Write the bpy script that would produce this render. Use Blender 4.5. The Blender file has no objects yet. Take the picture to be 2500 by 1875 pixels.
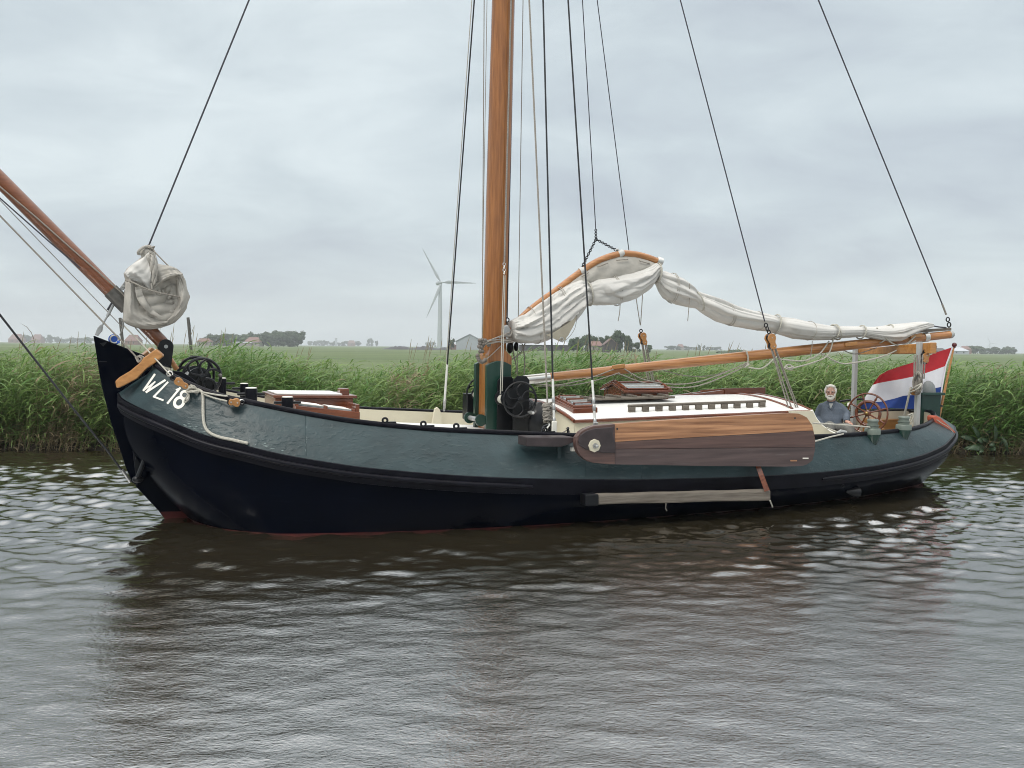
import bpy, bmesh, math, random
import numpy as np
from mathutils import Vector, Matrix, Quaternion
from mathutils.bvhtree import BVHTree

SC = bpy.context.scene
COL = SC.collection
rad = math.radians
rng = np.random.default_rng(7)
random.seed(7)

# ------------------------------------------------------------------ camera
EYE = Vector((0, 0, 2.3))
FOCAL = 2600.0 / 2500.0 * 36.0
PITCH, ROLL = rad(-1.973), rad(0.64)
fwd = Vector((0, math.cos(PITCH), math.sin(PITCH)))
r0 = Vector((1, 0, 0)); u0 = r0.cross(fwd)
cam_r = math.cos(ROLL) * r0 + math.sin(ROLL) * u0
cam_u = -math.sin(ROLL) * r0 + math.cos(ROLL) * u0
cd = bpy.data.cameras.new('camera')
cam = bpy.data.objects.new('camera', cd); COL.objects.link(cam)
cd.sensor_width = 36.0; cd.lens = FOCAL; cd.clip_start = 0.1; cd.clip_end = 20000
cam.matrix_world = Matrix(((cam_r.x, cam_u.x, -fwd.x, EYE.x), (cam_r.y, cam_u.y, -fwd.y, EYE.y),
                           (cam_r.z, cam_u.z, -fwd.z, EYE.z), (0, 0, 0, 1)))
SC.camera = cam

# ------------------------------------------------------------------ world: overcast sky
SUN_EL, SUN_ROT = rad(52), rad(215)
W = bpy.data.worlds.new('World'); SC.world = W; W.use_nodes = True
nt = W.node_tree; N = nt.nodes; LK = nt.links
for n in list(N): N.remove(n)
def wn(t, **k):
    n = N.new(t)
    for a, b in k.items(): setattr(n, a, b)
    return n
out = wn('ShaderNodeOutputWorld')
sky = wn('ShaderNodeTexSky', sky_type='NISHITA', sun_disc=False, sun_elevation=SUN_EL, sun_rotation=SUN_ROT)
bg1 = wn('ShaderNodeBackground'); bg1.inputs['Strength'].default_value = 0.08
LK.new(sky.outputs[0], bg1.inputs['Color'])
tc = wn('ShaderNodeTexCoord'); sep = wn('ShaderNodeSeparateXYZ'); LK.new(tc.outputs['Generated'], sep.inputs[0])
def wm(op, a, b=None, clamp=False):
    n = wn('ShaderNodeMath', operation=op, use_clamp=clamp)
    for i, x in enumerate((a, b)):
        if x is None: continue
        if isinstance(x, (int, float)): n.inputs[i].default_value = x
        else: LK.new(x, n.inputs[i])
    return n.outputs[0]
zc = wm('MAXIMUM', sep.outputs[2], 0.0)
den = wm('ADD', zc, 0.30)
cx = wm('DIVIDE', sep.outputs[0], den); cy = wm('DIVIDE', sep.outputs[1], den)
comb = wn('ShaderNodeCombineXYZ'); LK.new(cx, comb.inputs[0]); LK.new(cy, comb.inputs[1])
def wnoise(scale, detail, rough, off, dist=0.0):
    mp = wn('ShaderNodeMapping'); mp.inputs['Location'].default_value = off; mp.inputs['Scale'].default_value = (0.75, 1.0, 1.0)
    LK.new(comb.outputs[0], mp.inputs[0])
    n = wn('ShaderNodeTexNoise'); n.inputs['Scale'].default_value = scale; n.inputs['Detail'].default_value = detail
    n.inputs['Roughness'].default_value = rough; n.inputs['Distortion'].default_value = dist
    LK.new(mp.outputs[0], n.inputs['Vector']); return n.outputs['Fac']
n1 = wnoise(1.25, 6, 0.50, (3.1, 1.7, 0), 0.3); n2 = wnoise(3.4, 6, 0.58, (8.2, 4.4, 0), 0.6)
nn = wm('ADD', wm('MULTIPLY', n1, 0.65), wm('MULTIPLY', n2, 0.35))
ramp = wn('ShaderNodeValToRGB'); LK.new(nn, ramp.inputs[0])
e = ramp.color_ramp.elements
e[0].position = 0.39; e[0].color = (0.370, 0.412, 0.460, 1)
e[1].position = 0.62; e[1].color = (0.570, 0.630, 0.650, 1)
m_ = ramp.color_ramp.elements.new(0.50); m_.color = (0.460, 0.518, 0.548, 1)
# an overcast sky is brighter overhead than at the horizon
lift = wm('ADD', 1.0, wm('MULTIPLY', wm('POWER', wm('MAXIMUM', wm('SUBTRACT', zc, 0.36), 0.0), 1.0), 2.9))
hi_ = wn('ShaderNodeMix', data_type='RGBA'); hi_.inputs['B'].default_value = (0.69, 0.685, 0.675, 1); LK.new(ramp.outputs[0], hi_.inputs['A'])
LK.new(wm('MULTIPLY', wm('SUBTRACT', zc, 0.37), 2.5, True), hi_.inputs['Factor'])
vm = wn('ShaderNodeVectorMath', operation='SCALE'); LK.new(hi_.outputs['Result'], vm.inputs[0]); LK.new(lift, vm.inputs['Scale'])
bg2 = wn('ShaderNodeBackground'); LK.new(vm.outputs[0], bg2.inputs['Color']); bg2.inputs['Strength'].default_value = 1.0
mx = wn('ShaderNodeMixShader'); mx.inputs[0].default_value = 0.9
LK.new(bg1.outputs[0], mx.inputs[1]); LK.new(bg2.outputs[0], mx.inputs[2]); LK.new(mx.outputs[0], out.inputs[0])

sl = bpy.data.lights.new('sun', 'SUN'); sl.energy = 1.3; sl.angle = rad(20); sl.color = (1.0, 0.955, 0.88)
so = bpy.data.objects.new('sun', sl); COL.objects.link(so)
sdir = Vector((math.cos(SUN_EL) * math.sin(SUN_ROT), math.cos(SUN_EL) * math.cos(SUN_ROT), math.sin(SUN_EL)))
so.rotation_euler = sdir.to_track_quat('Z', 'Y').to_euler(); so.location = (0, -20, 60)

vs = SC.view_settings; vs.view_transform = 'Standard'; vs.look = 'None'; vs.exposure = 0.5; vs.gamma = 1.0; vs.use_curve_mapping = False
cy_ = SC.cycles
cy_.use_denoising = True; cy_.filter_width = 1.0; cy_.max_bounces = 6; cy_.volume_bounces = 0; cy_.transparent_max_bounces = 8
cy_.use_adaptive_sampling = True; cy_.adaptive_threshold = 0.02; cy_.sample_clamp_indirect = 6

# ------------------------------------------------------------------ frames of reference
def ray(px, py):
    return fwd + cam_r * float((px - 1250.0) / 2600.0) - cam_u * float((py - 937.5) / 2600.0)
def on_level(px, py, z=0.0):
    d = ray(px, py); return EYE + d * ((z - EYE.z) / d.z)
def at_depth(px, py, y):
    d = ray(px, py); return EYE + d * float(y / d.y)
STEM = on_level(401, 1267); STERN = on_level(2258, 1177)
EU = (STERN - STEM).normalized(); EV = Vector((EU.y, -EU.x, 0))
HEEL = rad(0.8)
EVh = math.cos(HEEL) * EV - math.sin(HEEL) * Vector((0, 0, 1)); EZh = math.sin(HEEL) * EV + math.cos(HEEL) * Vector((0, 0, 1))
# boat frame: x aft from the stem at the waterline, y to starboard (away from the quay), z up
BOAT = Matrix(((EU.x, -EVh.x, EZh.x, STEM.x), (EU.y, -EVh.y, EZh.y, STEM.y), (EU.z, -EVh.z, EZh.z, STEM.z), (0, 0, 0, 1)))
BINV = BOAT.inverted(); WORLD = Matrix.Identity(4)
LEYE = BINV @ EYE
def lray(px, py): return (BINV.to_3x3() @ ray(px, py)).normalized()
def at(px, py, lat=0.0):
    """boat-frame point seen at a photo point, lying in the fore-and-aft plane `lat` metres to starboard of the centreline"""
    d = lray(px, py); return LEYE + d * float((lat - LEYE.y) / d.y)
def at_u(px, py, u):
    """boat-frame point seen at a photo point, lying in the athwartships plane at u"""
    d = lray(px, py); return LEYE + d * float((u - LEYE.x) / d.x)
def at_z(px, py, z):
    d = lray(px, py); return LEYE + d * float((z - LEYE.z) / d.z)
def A(pts, lat=0.0):
    return [at(p[0], p[1], p[2] if len(p) > 2 else lat) for p in pts]

# ------------------------------------------------------------------ materials
def material(name, col, rough=0.5, metal=0.0, var=0.15, scale=6.0, bump=0.0, bscale=None, stretch=(1, 1, 1), col2=None, rot=(0, 0, 0), spec=0.5, coat=0.0, detail=5.0, transl=0.0, attr=None, ramp=(0.3, 0.7), streak=None):
    m = bpy.data.materials.new(name); m.use_nodes = True
    t = m.node_tree; n = t.nodes; l = t.links
    b = n['Principled BSDF']
    b.inputs['Roughness'].default_value = rough; b.inputs['Metallic'].default_value = metal
    b.inputs['Specular IOR Level'].default_value = spec
    b.inputs['Coat Weight'].default_value = coat
    if coat: b.inputs['Coat Roughness'].default_value = 0.15
    tcn = n.new('ShaderNodeTexCoord'); mp = n.new('ShaderNodeMapping'); mp.inputs['Scale'].default_value = stretch; mp.inputs['Rotation'].default_value = rot
    l.new(tcn.outputs['Object'], mp.inputs[0])
    nz = n.new('ShaderNodeTexNoise'); nz.inputs['Scale'].default_value = scale; nz.inputs['Detail'].default_value = detail; nz.inputs['Roughness'].default_value = 0.6
    l.new(mp.outputs[0], nz.inputs['Vector'])
    rp = n.new('ShaderNodeValToRGB'); l.new(nz.outputs['Fac'], rp.inputs[0])
    c2 = col2 if col2 else tuple(max(0, c * (1 + var)) for c in col)
    c1 = col if col2 else tuple(c * (1 - var) for c in col)
    rp.color_ramp.elements[0].position = ramp[0]; rp.color_ramp.elements[1].position = ramp[1]
    rp.color_ramp.elements[0].color = (*c1, 1); rp.color_ramp.elements[1].color = (*c2, 1)
    cout = rp.outputs[0]
    if streak:
        nz3 = n.new('ShaderNodeTexNoise'); nz3.inputs['Scale'].default_value = streak[0]; nz3.inputs['Detail'].default_value = 3
        mp3 = n.new('ShaderNodeMapping'); mp3.inputs['Scale'].default_value = streak[1]; l.new(tcn.outputs['Object'], mp3.inputs[0]); l.new(mp3.outputs[0], nz3.inputs['Vector'])
        rp3 = n.new('ShaderNodeValToRGB'); rp3.color_ramp.elements[0].position = streak[3]; rp3.color_ramp.elements[1].position = streak[4]; l.new(nz3.outputs['Fac'], rp3.inputs[0])
        mx3 = n.new('ShaderNodeMix'); mx3.data_type = 'RGBA'; l.new(rp3.outputs[0], mx3.inputs['Factor']); l.new(cout, mx3.inputs['A']); mx3.inputs['B'].default_value = (*streak[2], 1)
        cout = mx3.outputs['Result']
    if attr:
        at_ = n.new('ShaderNodeAttribute'); at_.attribute_name = attr
        mx2 = n.new('ShaderNodeMix'); mx2.data_type = 'RGBA'; mx2.blend_type = 'MULTIPLY'; mx2.inputs['Factor'].default_value = 1.0
        l.new(cout, mx2.inputs['A']); l.new(at_.outputs['Color'], mx2.inputs['B']); cout = mx2.outputs['Result']
    l.new(cout, b.inputs['Base Color'])
    if bump:
        nb = n.new('ShaderNodeTexNoise'); nb.inputs['Scale'].default_value = bscale or scale; nb.inputs['Detail'].default_value = 6; nb.inputs['Roughness'].default_value = .6
        l.new(mp.outputs[0], nb.inputs['Vector'])
        bp = n.new('ShaderNodeBump'); bp.inputs['Strength'].default_value = min(1.0, bump); bp.inputs['Distance'].default_value = 0.02
        l.new(nb.outputs['Fac'], bp.inputs['Height']); l.new(bp.outputs[0], b.inputs['Normal'])
    if transl:
        tr = n.new('ShaderNodeBsdfTranslucent'); l.new(cout, tr.inputs['Color']); ms = n.new('ShaderNodeMixShader'); ms.inputs[0].default_value = transl
        l.new(b.outputs[0], ms.inputs[1]); l.new(tr.outputs[0], ms.inputs[2]); l.new(ms.outputs[0], n['Material Output'].inputs['Surface'])
    return m
M = {}
M['green'] = material('green_hull_paint', (0.022, 0.040, 0.044), 0.38, var=.30, scale=1.9, bump=.6, bscale=4.5, stretch=(1, 1, 1.7), spec=.32, streak=(4.0, (1.2, 1.2, 6), (0.045, 0.066, 0.066), .60, .80))
def blister(m, scale, lo, hi, strength, dist):
    t = m.node_tree; n = t.nodes; l = t.links; b = n['Principled BSDF']; bp0 = b.inputs['Normal'].links[0].from_socket
    tcn = n.new('ShaderNodeTexCoord'); mp = n.new('ShaderNodeMapping'); mp.inputs['Scale'].default_value = (1, 1, 2.2); l.new(tcn.outputs['Object'], mp.inputs[0])
    a = n.new('ShaderNodeTexNoise'); a.inputs['Scale'].default_value = scale; a.inputs['Detail'].default_value = 5; l.new(mp.outputs[0], a.inputs['Vector'])
    r = n.new('ShaderNodeValToRGB'); r.color_ramp.elements[0].position = lo; r.color_ramp.elements[1].position = hi; l.new(a.outputs['Fac'], r.inputs[0])
    w = n.new('ShaderNodeTexNoise'); w.inputs['Scale'].default_value = .9; l.new(tcn.outputs['Object'], w.inputs['Vector']); r2 = n.new('ShaderNodeValToRGB'); r2.color_ramp.elements[0].position = .42; r2.color_ramp.elements[1].position = .58; l.new(w.outputs['Fac'], r2.inputs[0])
    mu = n.new('ShaderNodeMath'); mu.operation = 'MULTIPLY'; l.new(r.outputs[0], mu.inputs[0]); l.new(r2.outputs[0], mu.inputs[1])
    bp = n.new('ShaderNodeBump'); bp.inputs['Strength'].default_value = strength; bp.inputs['Distance'].default_value = dist; l.new(mu.outputs[0], bp.inputs['Height']); l.new(bp0, bp.inputs['Normal']); l.new(bp.outputs[0], b.inputs['Normal'])
blister(M['green'], 11, .53, .66, .40, .009)
M['black'] = material('black_hull_paint', (0.0006, 0.0013, 0.0042), 0.24, var=.35, scale=1.2, bump=.22, bscale=2.2, spec=.04, streak=(2.2, (1, 1, 9), (0.003, 0.0045, 0.009), .62, .82))
M['wale'] = material('black_wale_paint', (0.005, 0.005, 0.008), 0.30, var=.4, scale=3, bump=.1, bscale=9, spec=.10)
M['boot'] = material('red_antifouling', (0.055, 0.009, 0.008), 0.5, var=.45, scale=5, bump=.2, spec=.2)
M['cream'] = material('cream_paint', (0.56, 0.52, 0.40), 0.38, var=.07, scale=2.2, bump=.06, bscale=6, streak=(2.5, (1, 1, 4), (0.50, 0.45, 0.33), .68, .85))
M['white'] = material('white_deck_paint', (0.66, 0.66, 0.63), 0.45, var=.06, scale=2.5, bump=.08, bscale=30, streak=(1.5, (2, .7, 1), (0.62, 0.61, 0.57), .62, .8))
M['mastwood'] = material('varnished_pine_upright', (0.165, 0.056, 0.010), 0.26, scale=4, stretch=(9, 9, .45), col2=(0.315, 0.122, 0.028), coat=.5, detail=8, bump=.05)
M['boomwood'] = material('varnished_pine_lengthwise', (0.245, 0.092, 0.024), 0.28, scale=4, stretch=(.4, 9, 9), col2=(0.47, 0.215, 0.070), coat=.4, detail=8, bump=.05)
M['spritwood'] = material('varnished_pine_sprit', (0.115, 0.033, 0.010), 0.3, scale=4, stretch=(.4, 9, 9), col2=(0.21, 0.068, 0.022), coat=.4, detail=8, rot=(0, rad(45), 0))
M['oak'] = material('varnished_oak', (0.28, 0.120, 0.030), 0.3, scale=4, stretch=(.7, 5, 5), col2=(0.45, 0.215, 0.062), coat=.4, detail=7)
M['mahog'] = material('varnished_mahogany', (0.075, 0.020, 0.009), 0.27, scale=5, stretch=(.5, 7, 7), col2=(0.185, 0.054, 0.022), coat=.5, detail=7)
M['lee1'] = material('leeboard_pine', (0.19, 0.082, 0.036), 0.40, scale=3.6, stretch=(.22, 6, 7), col2=(0.46, 0.235, 0.115), detail=9, bump=.12, coat=.15, ramp=(.36, .64))
M['lee2'] = material('leeboard_stained_plank', (0.055, 0.030, 0.026), 0.40, scale=3.2, stretch=(.35, 6, 8), col2=(0.120, 0.068, 0.056), detail=9, bump=.15, coat=.1, ramp=(.33, .72))
M['lee3'] = material('leeboard_weathered_plank', (0.044, 0.029, 0.028), 0.46, scale=3, stretch=(.4, 6, 8), col2=(0.092, 0.062, 0.058), detail=9, bump=.2, ramp=(.33, .72), streak=(2.5, (.5, 1, 6), (0.105, 0.086, 0.082), .64, .8))
M['leehead'] = material('leeboard_head_iron', (0.034, 0.024, 0.025), 0.38, var=.35, scale=5, bump=.15)
M['grey'] = material('weathered_grey_timber', (0.075, 0.062, 0.048), 0.8, scale=5, stretch=(.5, 6, 8), col2=(0.185, 0.160, 0.130), detail=8, bump=.4)
M['iron'] = material('black_iron', (0.006, 0.0065, 0.008), 0.32, var=.4, scale=8, bump=.12, spec=.3)
M['galv'] = material('galvanised_steel', (0.42, 0.42, 0.41), 0.42, metal=.75, var=.22, scale=9, bump=.1)
M['steel'] = material('bright_steel', (0.62, 0.61, 0.57), 0.3, metal=.9, var=.12, scale=9)
M['sleeve'] = material('worn_dark_steel_sleeve', (0.11, 0.105, 0.095), 0.45, metal=.3, var=.35, scale=9)
M['alu'] = material('grey_painted_post', (0.36, 0.37, 0.36), 0.45, var=.1, scale=4)
M['tab'] = material('dark_green_gloss', (0.010, 0.035, 0.026), 0.22, var=.2, scale=3, bump=.05)
M['bollard'] = material('grey_green_paint', (0.115, 0.140, 0.118), 0.4, var=.15, scale=6, bump=.1)
M['canvas'] = material('sail_canvas', (0.39, 0.37, 0.33), 0.85, var=.12, scale=4, bump=.5, bscale=12, transl=.10, streak=(2.5, (1, 1, 1), (0.31, 0.29, 0.245), .55, .75))
M['canvasw'] = material('white_sail_canvas', (0.54, 0.53, 0.50), 0.8, var=.08, scale=4, bump=.3, bscale=9, stretch=(.4, 1, 1), transl=.10, streak=(1.8, (1, 1, 1), (0.37, 0.355, 0.315), .56, .78))
M['rope'] = material('pale_rope', (0.40, 0.385, 0.33), 0.85, var=.18, scale=60, bump=.6)
M['ropeg'] = material('grey_rope', (0.24, 0.22, 0.19), 0.85, var=.25, scale=60, bump=.6)
M['wire'] = material('dark_wire', (0.045, 0.043, 0.055), 0.45, metal=.3, var=.2, scale=30)
M['wireb'] = material('black_sheathed_wire', (0.008, 0.008, 0.010), 0.4, var=.2, scale=30)
M['wirew'] = material('white_tube', (0.62, 0.62, 0.58), 0.35, var=.08, scale=10)
M['bead'] = material('weathered_wood_bead', (0.13, 0.115, 0.10), 0.7, var=.3, scale=20)
M['skin'] = material('skin', (0.50, 0.285, 0.21), 0.5, var=.12, scale=25)
M['eye'] = material('eye_brown', (0.07, 0.04, 0.03), 0.3)
M['hair'] = material('white_hair', (0.72, 0.69, 0.62), 0.8, var=.14, scale=45, bump=.5)
M['sweater'] = material('blue_grey_knit', (0.100, 0.122, 0.155), 0.9, var=.16, scale=9, bump=.35, bscale=40)
M['collar'] = material('dark_collar', (0.10, 0.095, 0.10), 0.9, var=.2, scale=20)
M['trouser'] = material('grey_trousers', (0.135, 0.135, 0.125), 0.9, var=.2, scale=10, bump=.25, bscale=15)
M['red'] = material('flag_red', (0.44, 0.022, 0.030), 0.8, var=.08, scale=8, transl=.25)
M['flagw'] = material('flag_white', (0.72, 0.71, 0.74), 0.8, var=.04, scale=8, transl=.25)
M['blue'] = material('flag_blue', (0.018, 0.052, 0.235), 0.8, var=.1, scale=8, transl=.25)
M['orange'] = material('faded_orange_plastic', (0.40, 0.085, 0.042), 0.45, var=.15, scale=8)
M['bluep'] = material('blue_plastic', (0.03, 0.12, 0.52), 0.4, var=.15, scale=10)
M['greyc'] = material('grey_cover_cloth', (0.17, 0.185, 0.185), 0.6, var=.12, scale=8, bump=.15)
M['darkred'] = material('dark_red_paint', (0.085, 0.012, 0.014), 0.3, var=.2, scale=8)
M['glass'] = material('skylight_glass', (0.30, 0.35, 0.37), 0.06, var=.08, scale=4, spec=.9)
M['turb'] = material('turbine_white', (0.36, 0.39, 0.40), 0.5, var=.04, scale=.1)
M['roofred'] = material('red_roof_tiles', (0.165, 0.092, 0.078), 0.8, var=.2, scale=.6)
M['brick'] = material('farm_brick', (0.20, 0.11, 0.085), 0.85, var=.2, scale=.6)
M['shed'] = material('grey_shed_cladding', (0.33, 0.355, 0.38), 0.7, var=.08, scale=.3)
M['shedroof'] = material('pale_shed_roof', (0.40, 0.42, 0.45), 0.6, var=.06, scale=.3)
M['darkshed'] = material('dark_barn_boards', (0.055, 0.045, 0.045), 0.85, var=.25, scale=.6)
M['barnroof'] = material('brown_barn_roof', (0.13, 0.085, 0.08), 0.8, var=.2, scale=.6)
M['plaster'] = material('pale_plaster', (0.27, 0.245, 0.215), 0.8, var=.06, scale=.5)
M['pane'] = material('dark_window_pane', (0.03, 0.035, 0.04), 0.1, var=.1, scale=.5)
M['bark'] = material('bark', (0.07, 0.055, 0.04), 0.9, var=.3, scale=2)
M['leafA'] = material('tree_leaves_dark', (0.022, 0.044, 0.018), 0.8, scale=.35, col2=(0.055, 0.090, 0.034), transl=.15)
M['leafB'] = material('tree_leaves_mid', (0.032, 0.060, 0.022), 0.8, scale=.35, col2=(0.072, 0.112, 0.040), transl=.15)
M['hedge'] = material('hedge_leaves', (0.018, 0.034, 0.016), 0.9, scale=.4, col2=(0.04, 0.065, 0.028))
M['reed'] = material('reed_leaves', (0.80, 0.80, 0.80), 0.40, var=.14, scale=1.3, transl=.40, attr='tint', spec=.22)
M['dock'] = material('dock_leaves', (0.030, 0.058, 0.026), 0.45, var=.3, scale=7, bump=.3, transl=.2)
M['post'] = material('weathered_post', (0.10, 0.095, 0.09), 0.85, var=.3, scale=12, bump=.3, stretch=(5, 5, .6))
M['mud'] = material('bank_earth', (0.030, 0.024, 0.016), 0.95, var=.4, scale=3, bump=.6)
M['field'] = material('meadow_grass', (0.050, 0.080, 0.022), 0.9, scale=.05, stretch=(.25, 1.4, 1), col2=(0.092, 0.125, 0.038), detail=8, bump=.3, bscale=6, streak=(.02, (.12, 1, 1), (0.118, 0.150, 0.060), .5, .7))

# ------------------------------------------------------------------ mesh building
class MB:
    def __init__(s): s.v = []; s.f = []
    def add(s, vs_, fs_):
        o = len(s.v); s.v.extend(Vector(v) for v in vs_); s.f.extend(tuple(i + o for i in f) for f in fs_); return s
    def box(s, c, size, rot=None, taper=(1, 1)):
        c = Vector(c); hx, hy, hz = (k / 2 for k in size); pts = []
        for z in (-1, 1):
            tx, ty = (taper if z > 0 else (1, 1))
            for x, y in ((-1, -1), (1, -1), (1, 1), (-1, 1)): pts.append(Vector((x * hx * tx, y * hy * ty, z * hz)))
        if rot is not None: pts = [rot @ p for p in pts]
        return s.add([c + p for p in pts], [(3, 2, 1, 0), (4, 5, 6, 7), (0, 1, 5, 4), (1, 2, 6, 5), (2, 3, 7, 6), (3, 0, 4, 7)])
    def tube(s, pts, r, n=8, closed=False, flat=None):
        pts = [Vector(p) for p in pts]; k = len(pts); rr = list(r) if hasattr(r, '__len__') else [r] * k
        T = []
        for i in range(k):
            a = pts[(i - 1) % k] if (closed or i > 0) else pts[i]; b = pts[(i + 1) % k] if (closed or i < k - 1) else pts[i]
            d = (b - a); T.append(d.normalized() if d.length > 1e-9 else Vector((0, 0, 1)))
        up = Vector((0, 0, 1)) if abs(T[0].z) < .9 else Vector((1, 0, 0))
        nx = (up - T[0] * up.dot(T[0])).normalized(); vs_ = []
        for i in range(k):
            nx = (nx - T[i] * nx.dot(T[i]))
            nx = nx.normalized() if nx.length > 1e-6 else T[i].orthogonal().normalized()
            ny = T[i].cross(nx)
            for j in range(n):
                a = 2 * math.pi * j / n
                vs_.append(pts[i] + (nx * math.cos(a) + ny * math.sin(a) * (flat or 1)) * rr[i])
        fs_ = []
        for i in range(k if closed else k - 1):
            i2 = (i + 1) % k
            for j in range(n): fs_.append((i * n + j, i * n + (j + 1) % n, i2 * n + (j + 1) % n, i2 * n + j))
        if not closed: fs_ += [tuple(range(n - 1, -1, -1)), tuple((k - 1) * n + j for j in range(n))]
        return s.add(vs_, fs_)
    def lathe(s, c, axis, prof, n=20, ref=None):
        c = Vector(c); axis = Vector(axis).normalized()
        x = (Vector(ref) - axis * axis.dot(Vector(ref))).normalized() if ref else axis.orthogonal().normalized(); y = axis.cross(x); vs_ = []
        for r, h in prof:
            for j in range(n):
                a = 2 * math.pi * j / n; vs_.append(c + axis * h + (x * math.cos(a) + y * math.sin(a)) * r)
        fs_ = [(i * n + j, i * n + (j + 1) % n, (i + 1) * n + (j + 1) % n, (i + 1) * n + j) for i in range(len(prof) - 1) for j in range(n)]
        fs_ += [tuple(range(n - 1, -1, -1)), tuple((len(prof) - 1) * n + j for j in range(n))]
        return s.add(vs_, fs_)
    def ring(s, c, axis, R, r, n=36, m=8, ref=None):
        c = Vector(c); axis = Vector(axis).normalized(); x = (Vector(ref) - axis * axis.dot(Vector(ref))).normalized() if ref else axis.orthogonal().normalized(); y = axis.cross(x)
        return s.tube([c + (x * math.cos(2 * math.pi * i / n) + y * math.sin(2 * math.pi * i / n)) * R for i in range(n)], r, m, closed=True)
    def prism(s, poly, vec):
        poly = [Vector(p) for p in poly]; k = len(poly); vec = Vector(vec)
        return s.add(poly + [p + vec for p in poly], [tuple(range(k - 1, -1, -1)), tuple(range(k, 2 * k))] + [(i, (i + 1) % k, k + (i + 1) % k, k + i) for i in range(k)])
    def grid(s, rows, closed=False):
        a = len(rows); b = len(rows[0]); vs_ = [p for r in rows for p in r]
        bb = b if closed else b - 1
        return s.add(vs_, [(i * b + j, i * b + (j + 1) % b, (i + 1) * b + (j + 1) % b, (i + 1) * b + j) for i in range(a - 1) for j in range(bb)])
    def ball(s, c, r, n=12, m=8):
        c = Vector(c); r = (r, r, r) if not hasattr(r, '__len__') else r; vs_ = []
        for i in range(1, m):
            t = math.pi * i / m
            for j in range(n):
                p = 2 * math.pi * j / n; vs_.append(c + Vector((r[0] * math.sin(t) * math.cos(p), r[1] * math.sin(t) * math.sin(p), r[2] * math.cos(t))))
        top = len(vs_); vs_ += [c + Vector((0, 0, r[2])), c - Vector((0, 0, r[2]))]
        fs_ = [(i * n + j, (i + 1) * n + j, (i + 1) * n + (j + 1) % n, i * n + (j + 1) % n) for i in range(m - 2) for j in range(n)]
        fs_ += [(top, j, (j + 1) % n) for j in range(n)] + [(top + 1, (m - 2) * n + (j + 1) % n, (m - 2) * n + j) for j in range(n)]
        return s.add(vs_, fs_)

BASE = {}
def _mesh(name, mb, mat, base, smooth):
    me = bpy.data.meshes.new(name); b = Vector(base)
    me.from_pydata([v - b for v in mb.v], [], mb.f); me.materials.append(mat)
    bm = bmesh.new(); bm.from_mesh(me); bmesh.ops.recalc_face_normals(bm, faces=bm.faces); bm.to_mesh(me); bm.free()
    if smooth:
        me.polygons.foreach_set('use_smooth', [True] * len(me.polygons)); me.set_sharp_from_angle(angle=rad(smooth if smooth > 1 else 45))
    return me
def tag(o, label=None, cat=None, group=None, kind=None):
    for k, v in (('label', label), ('category', cat), ('group', group), ('kind', kind)):
        if v: o[k] = v
    return o
def thing(name, label, cat, base=(0, 0, 0), frame=WORLD, group=None):
    o = bpy.data.objects.new(name, None); COL.objects.link(o); o.empty_display_size = .1
    o.matrix_world = frame @ Matrix.Translation(Vector(base)); BASE[o.name] = Vector(base)
    return tag(o, label, cat, group)
def part(name, mb, mat, parent, smooth=45, bevel=0, label=None, kind=None):
    o = bpy.data.objects.new(name, _mesh(name, mb, mat if not isinstance(mat, str) else M[mat], BASE[parent.name], smooth)); COL.objects.link(o)
    o.parent = parent; BASE[o.name] = BASE[parent.name]
    if bevel:
        bv = o.modifiers.new('b', 'BEVEL'); bv.width = bevel; bv.segments = 2; bv.limit_method = 'ANGLE'; bv.angle_limit = rad(40)
    return tag(o, label, kind=kind)
def solo(name, mb, mat, label, cat, base=None, frame=WORLD, group=None, smooth=45, bevel=0, kind=None):
    base = Vector(base) if base is not None else (sum(mb.v, Vector()) / len(mb.v))
    o = bpy.data.objects.new(name, _mesh(name, mb, M[mat], base, smooth)); COL.objects.link(o)
    o.matrix_world = frame @ Matrix.Translation(base); BASE[o.name] = base
    if bevel:
        bv = o.modifiers.new('b', 'BEVEL'); bv.width = bevel; bv.segments = 2; bv.limit_method = 'ANGLE'; bv.angle_limit = rad(40)
    return tag(o, label, cat, group, kind)
def smoothpath(pts, n=24):
    pts = [Vector(p) for p in pts]
    if len(pts) < 3: return [pts[0].lerp(pts[-1], i / n) for i in range(n + 1)]
    P = [2 * pts[0] - pts[1]] + pts + [2 * pts[-1] - pts[-2]]; out_ = []
    seg = len(pts) - 1; per = max(2, n // seg)
    for i in range(seg):
        a, b, c, d = P[i], P[i + 1], P[i + 2], P[i + 3]
        for k in range(per):
            t = k / per
            out_.append(0.5 * ((2 * b) + (c - a) * t + (2 * a - 5 * b + 4 * c - d) * t * t + (3 * b - a - 3 * c + d) * t ** 3))
    return out_ + [pts[-1]]
def sag(a, b, depth, n=16):
    a = Vector(a); b = Vector(b); return [a.lerp(b, i / n) - Vector((0, 0, depth * 4 * (i / n) * (1 - i / n))) for i in range(n + 1)]
def rope(pts, r=.012, n=7): return MB().tube(pts, r, n)

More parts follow.
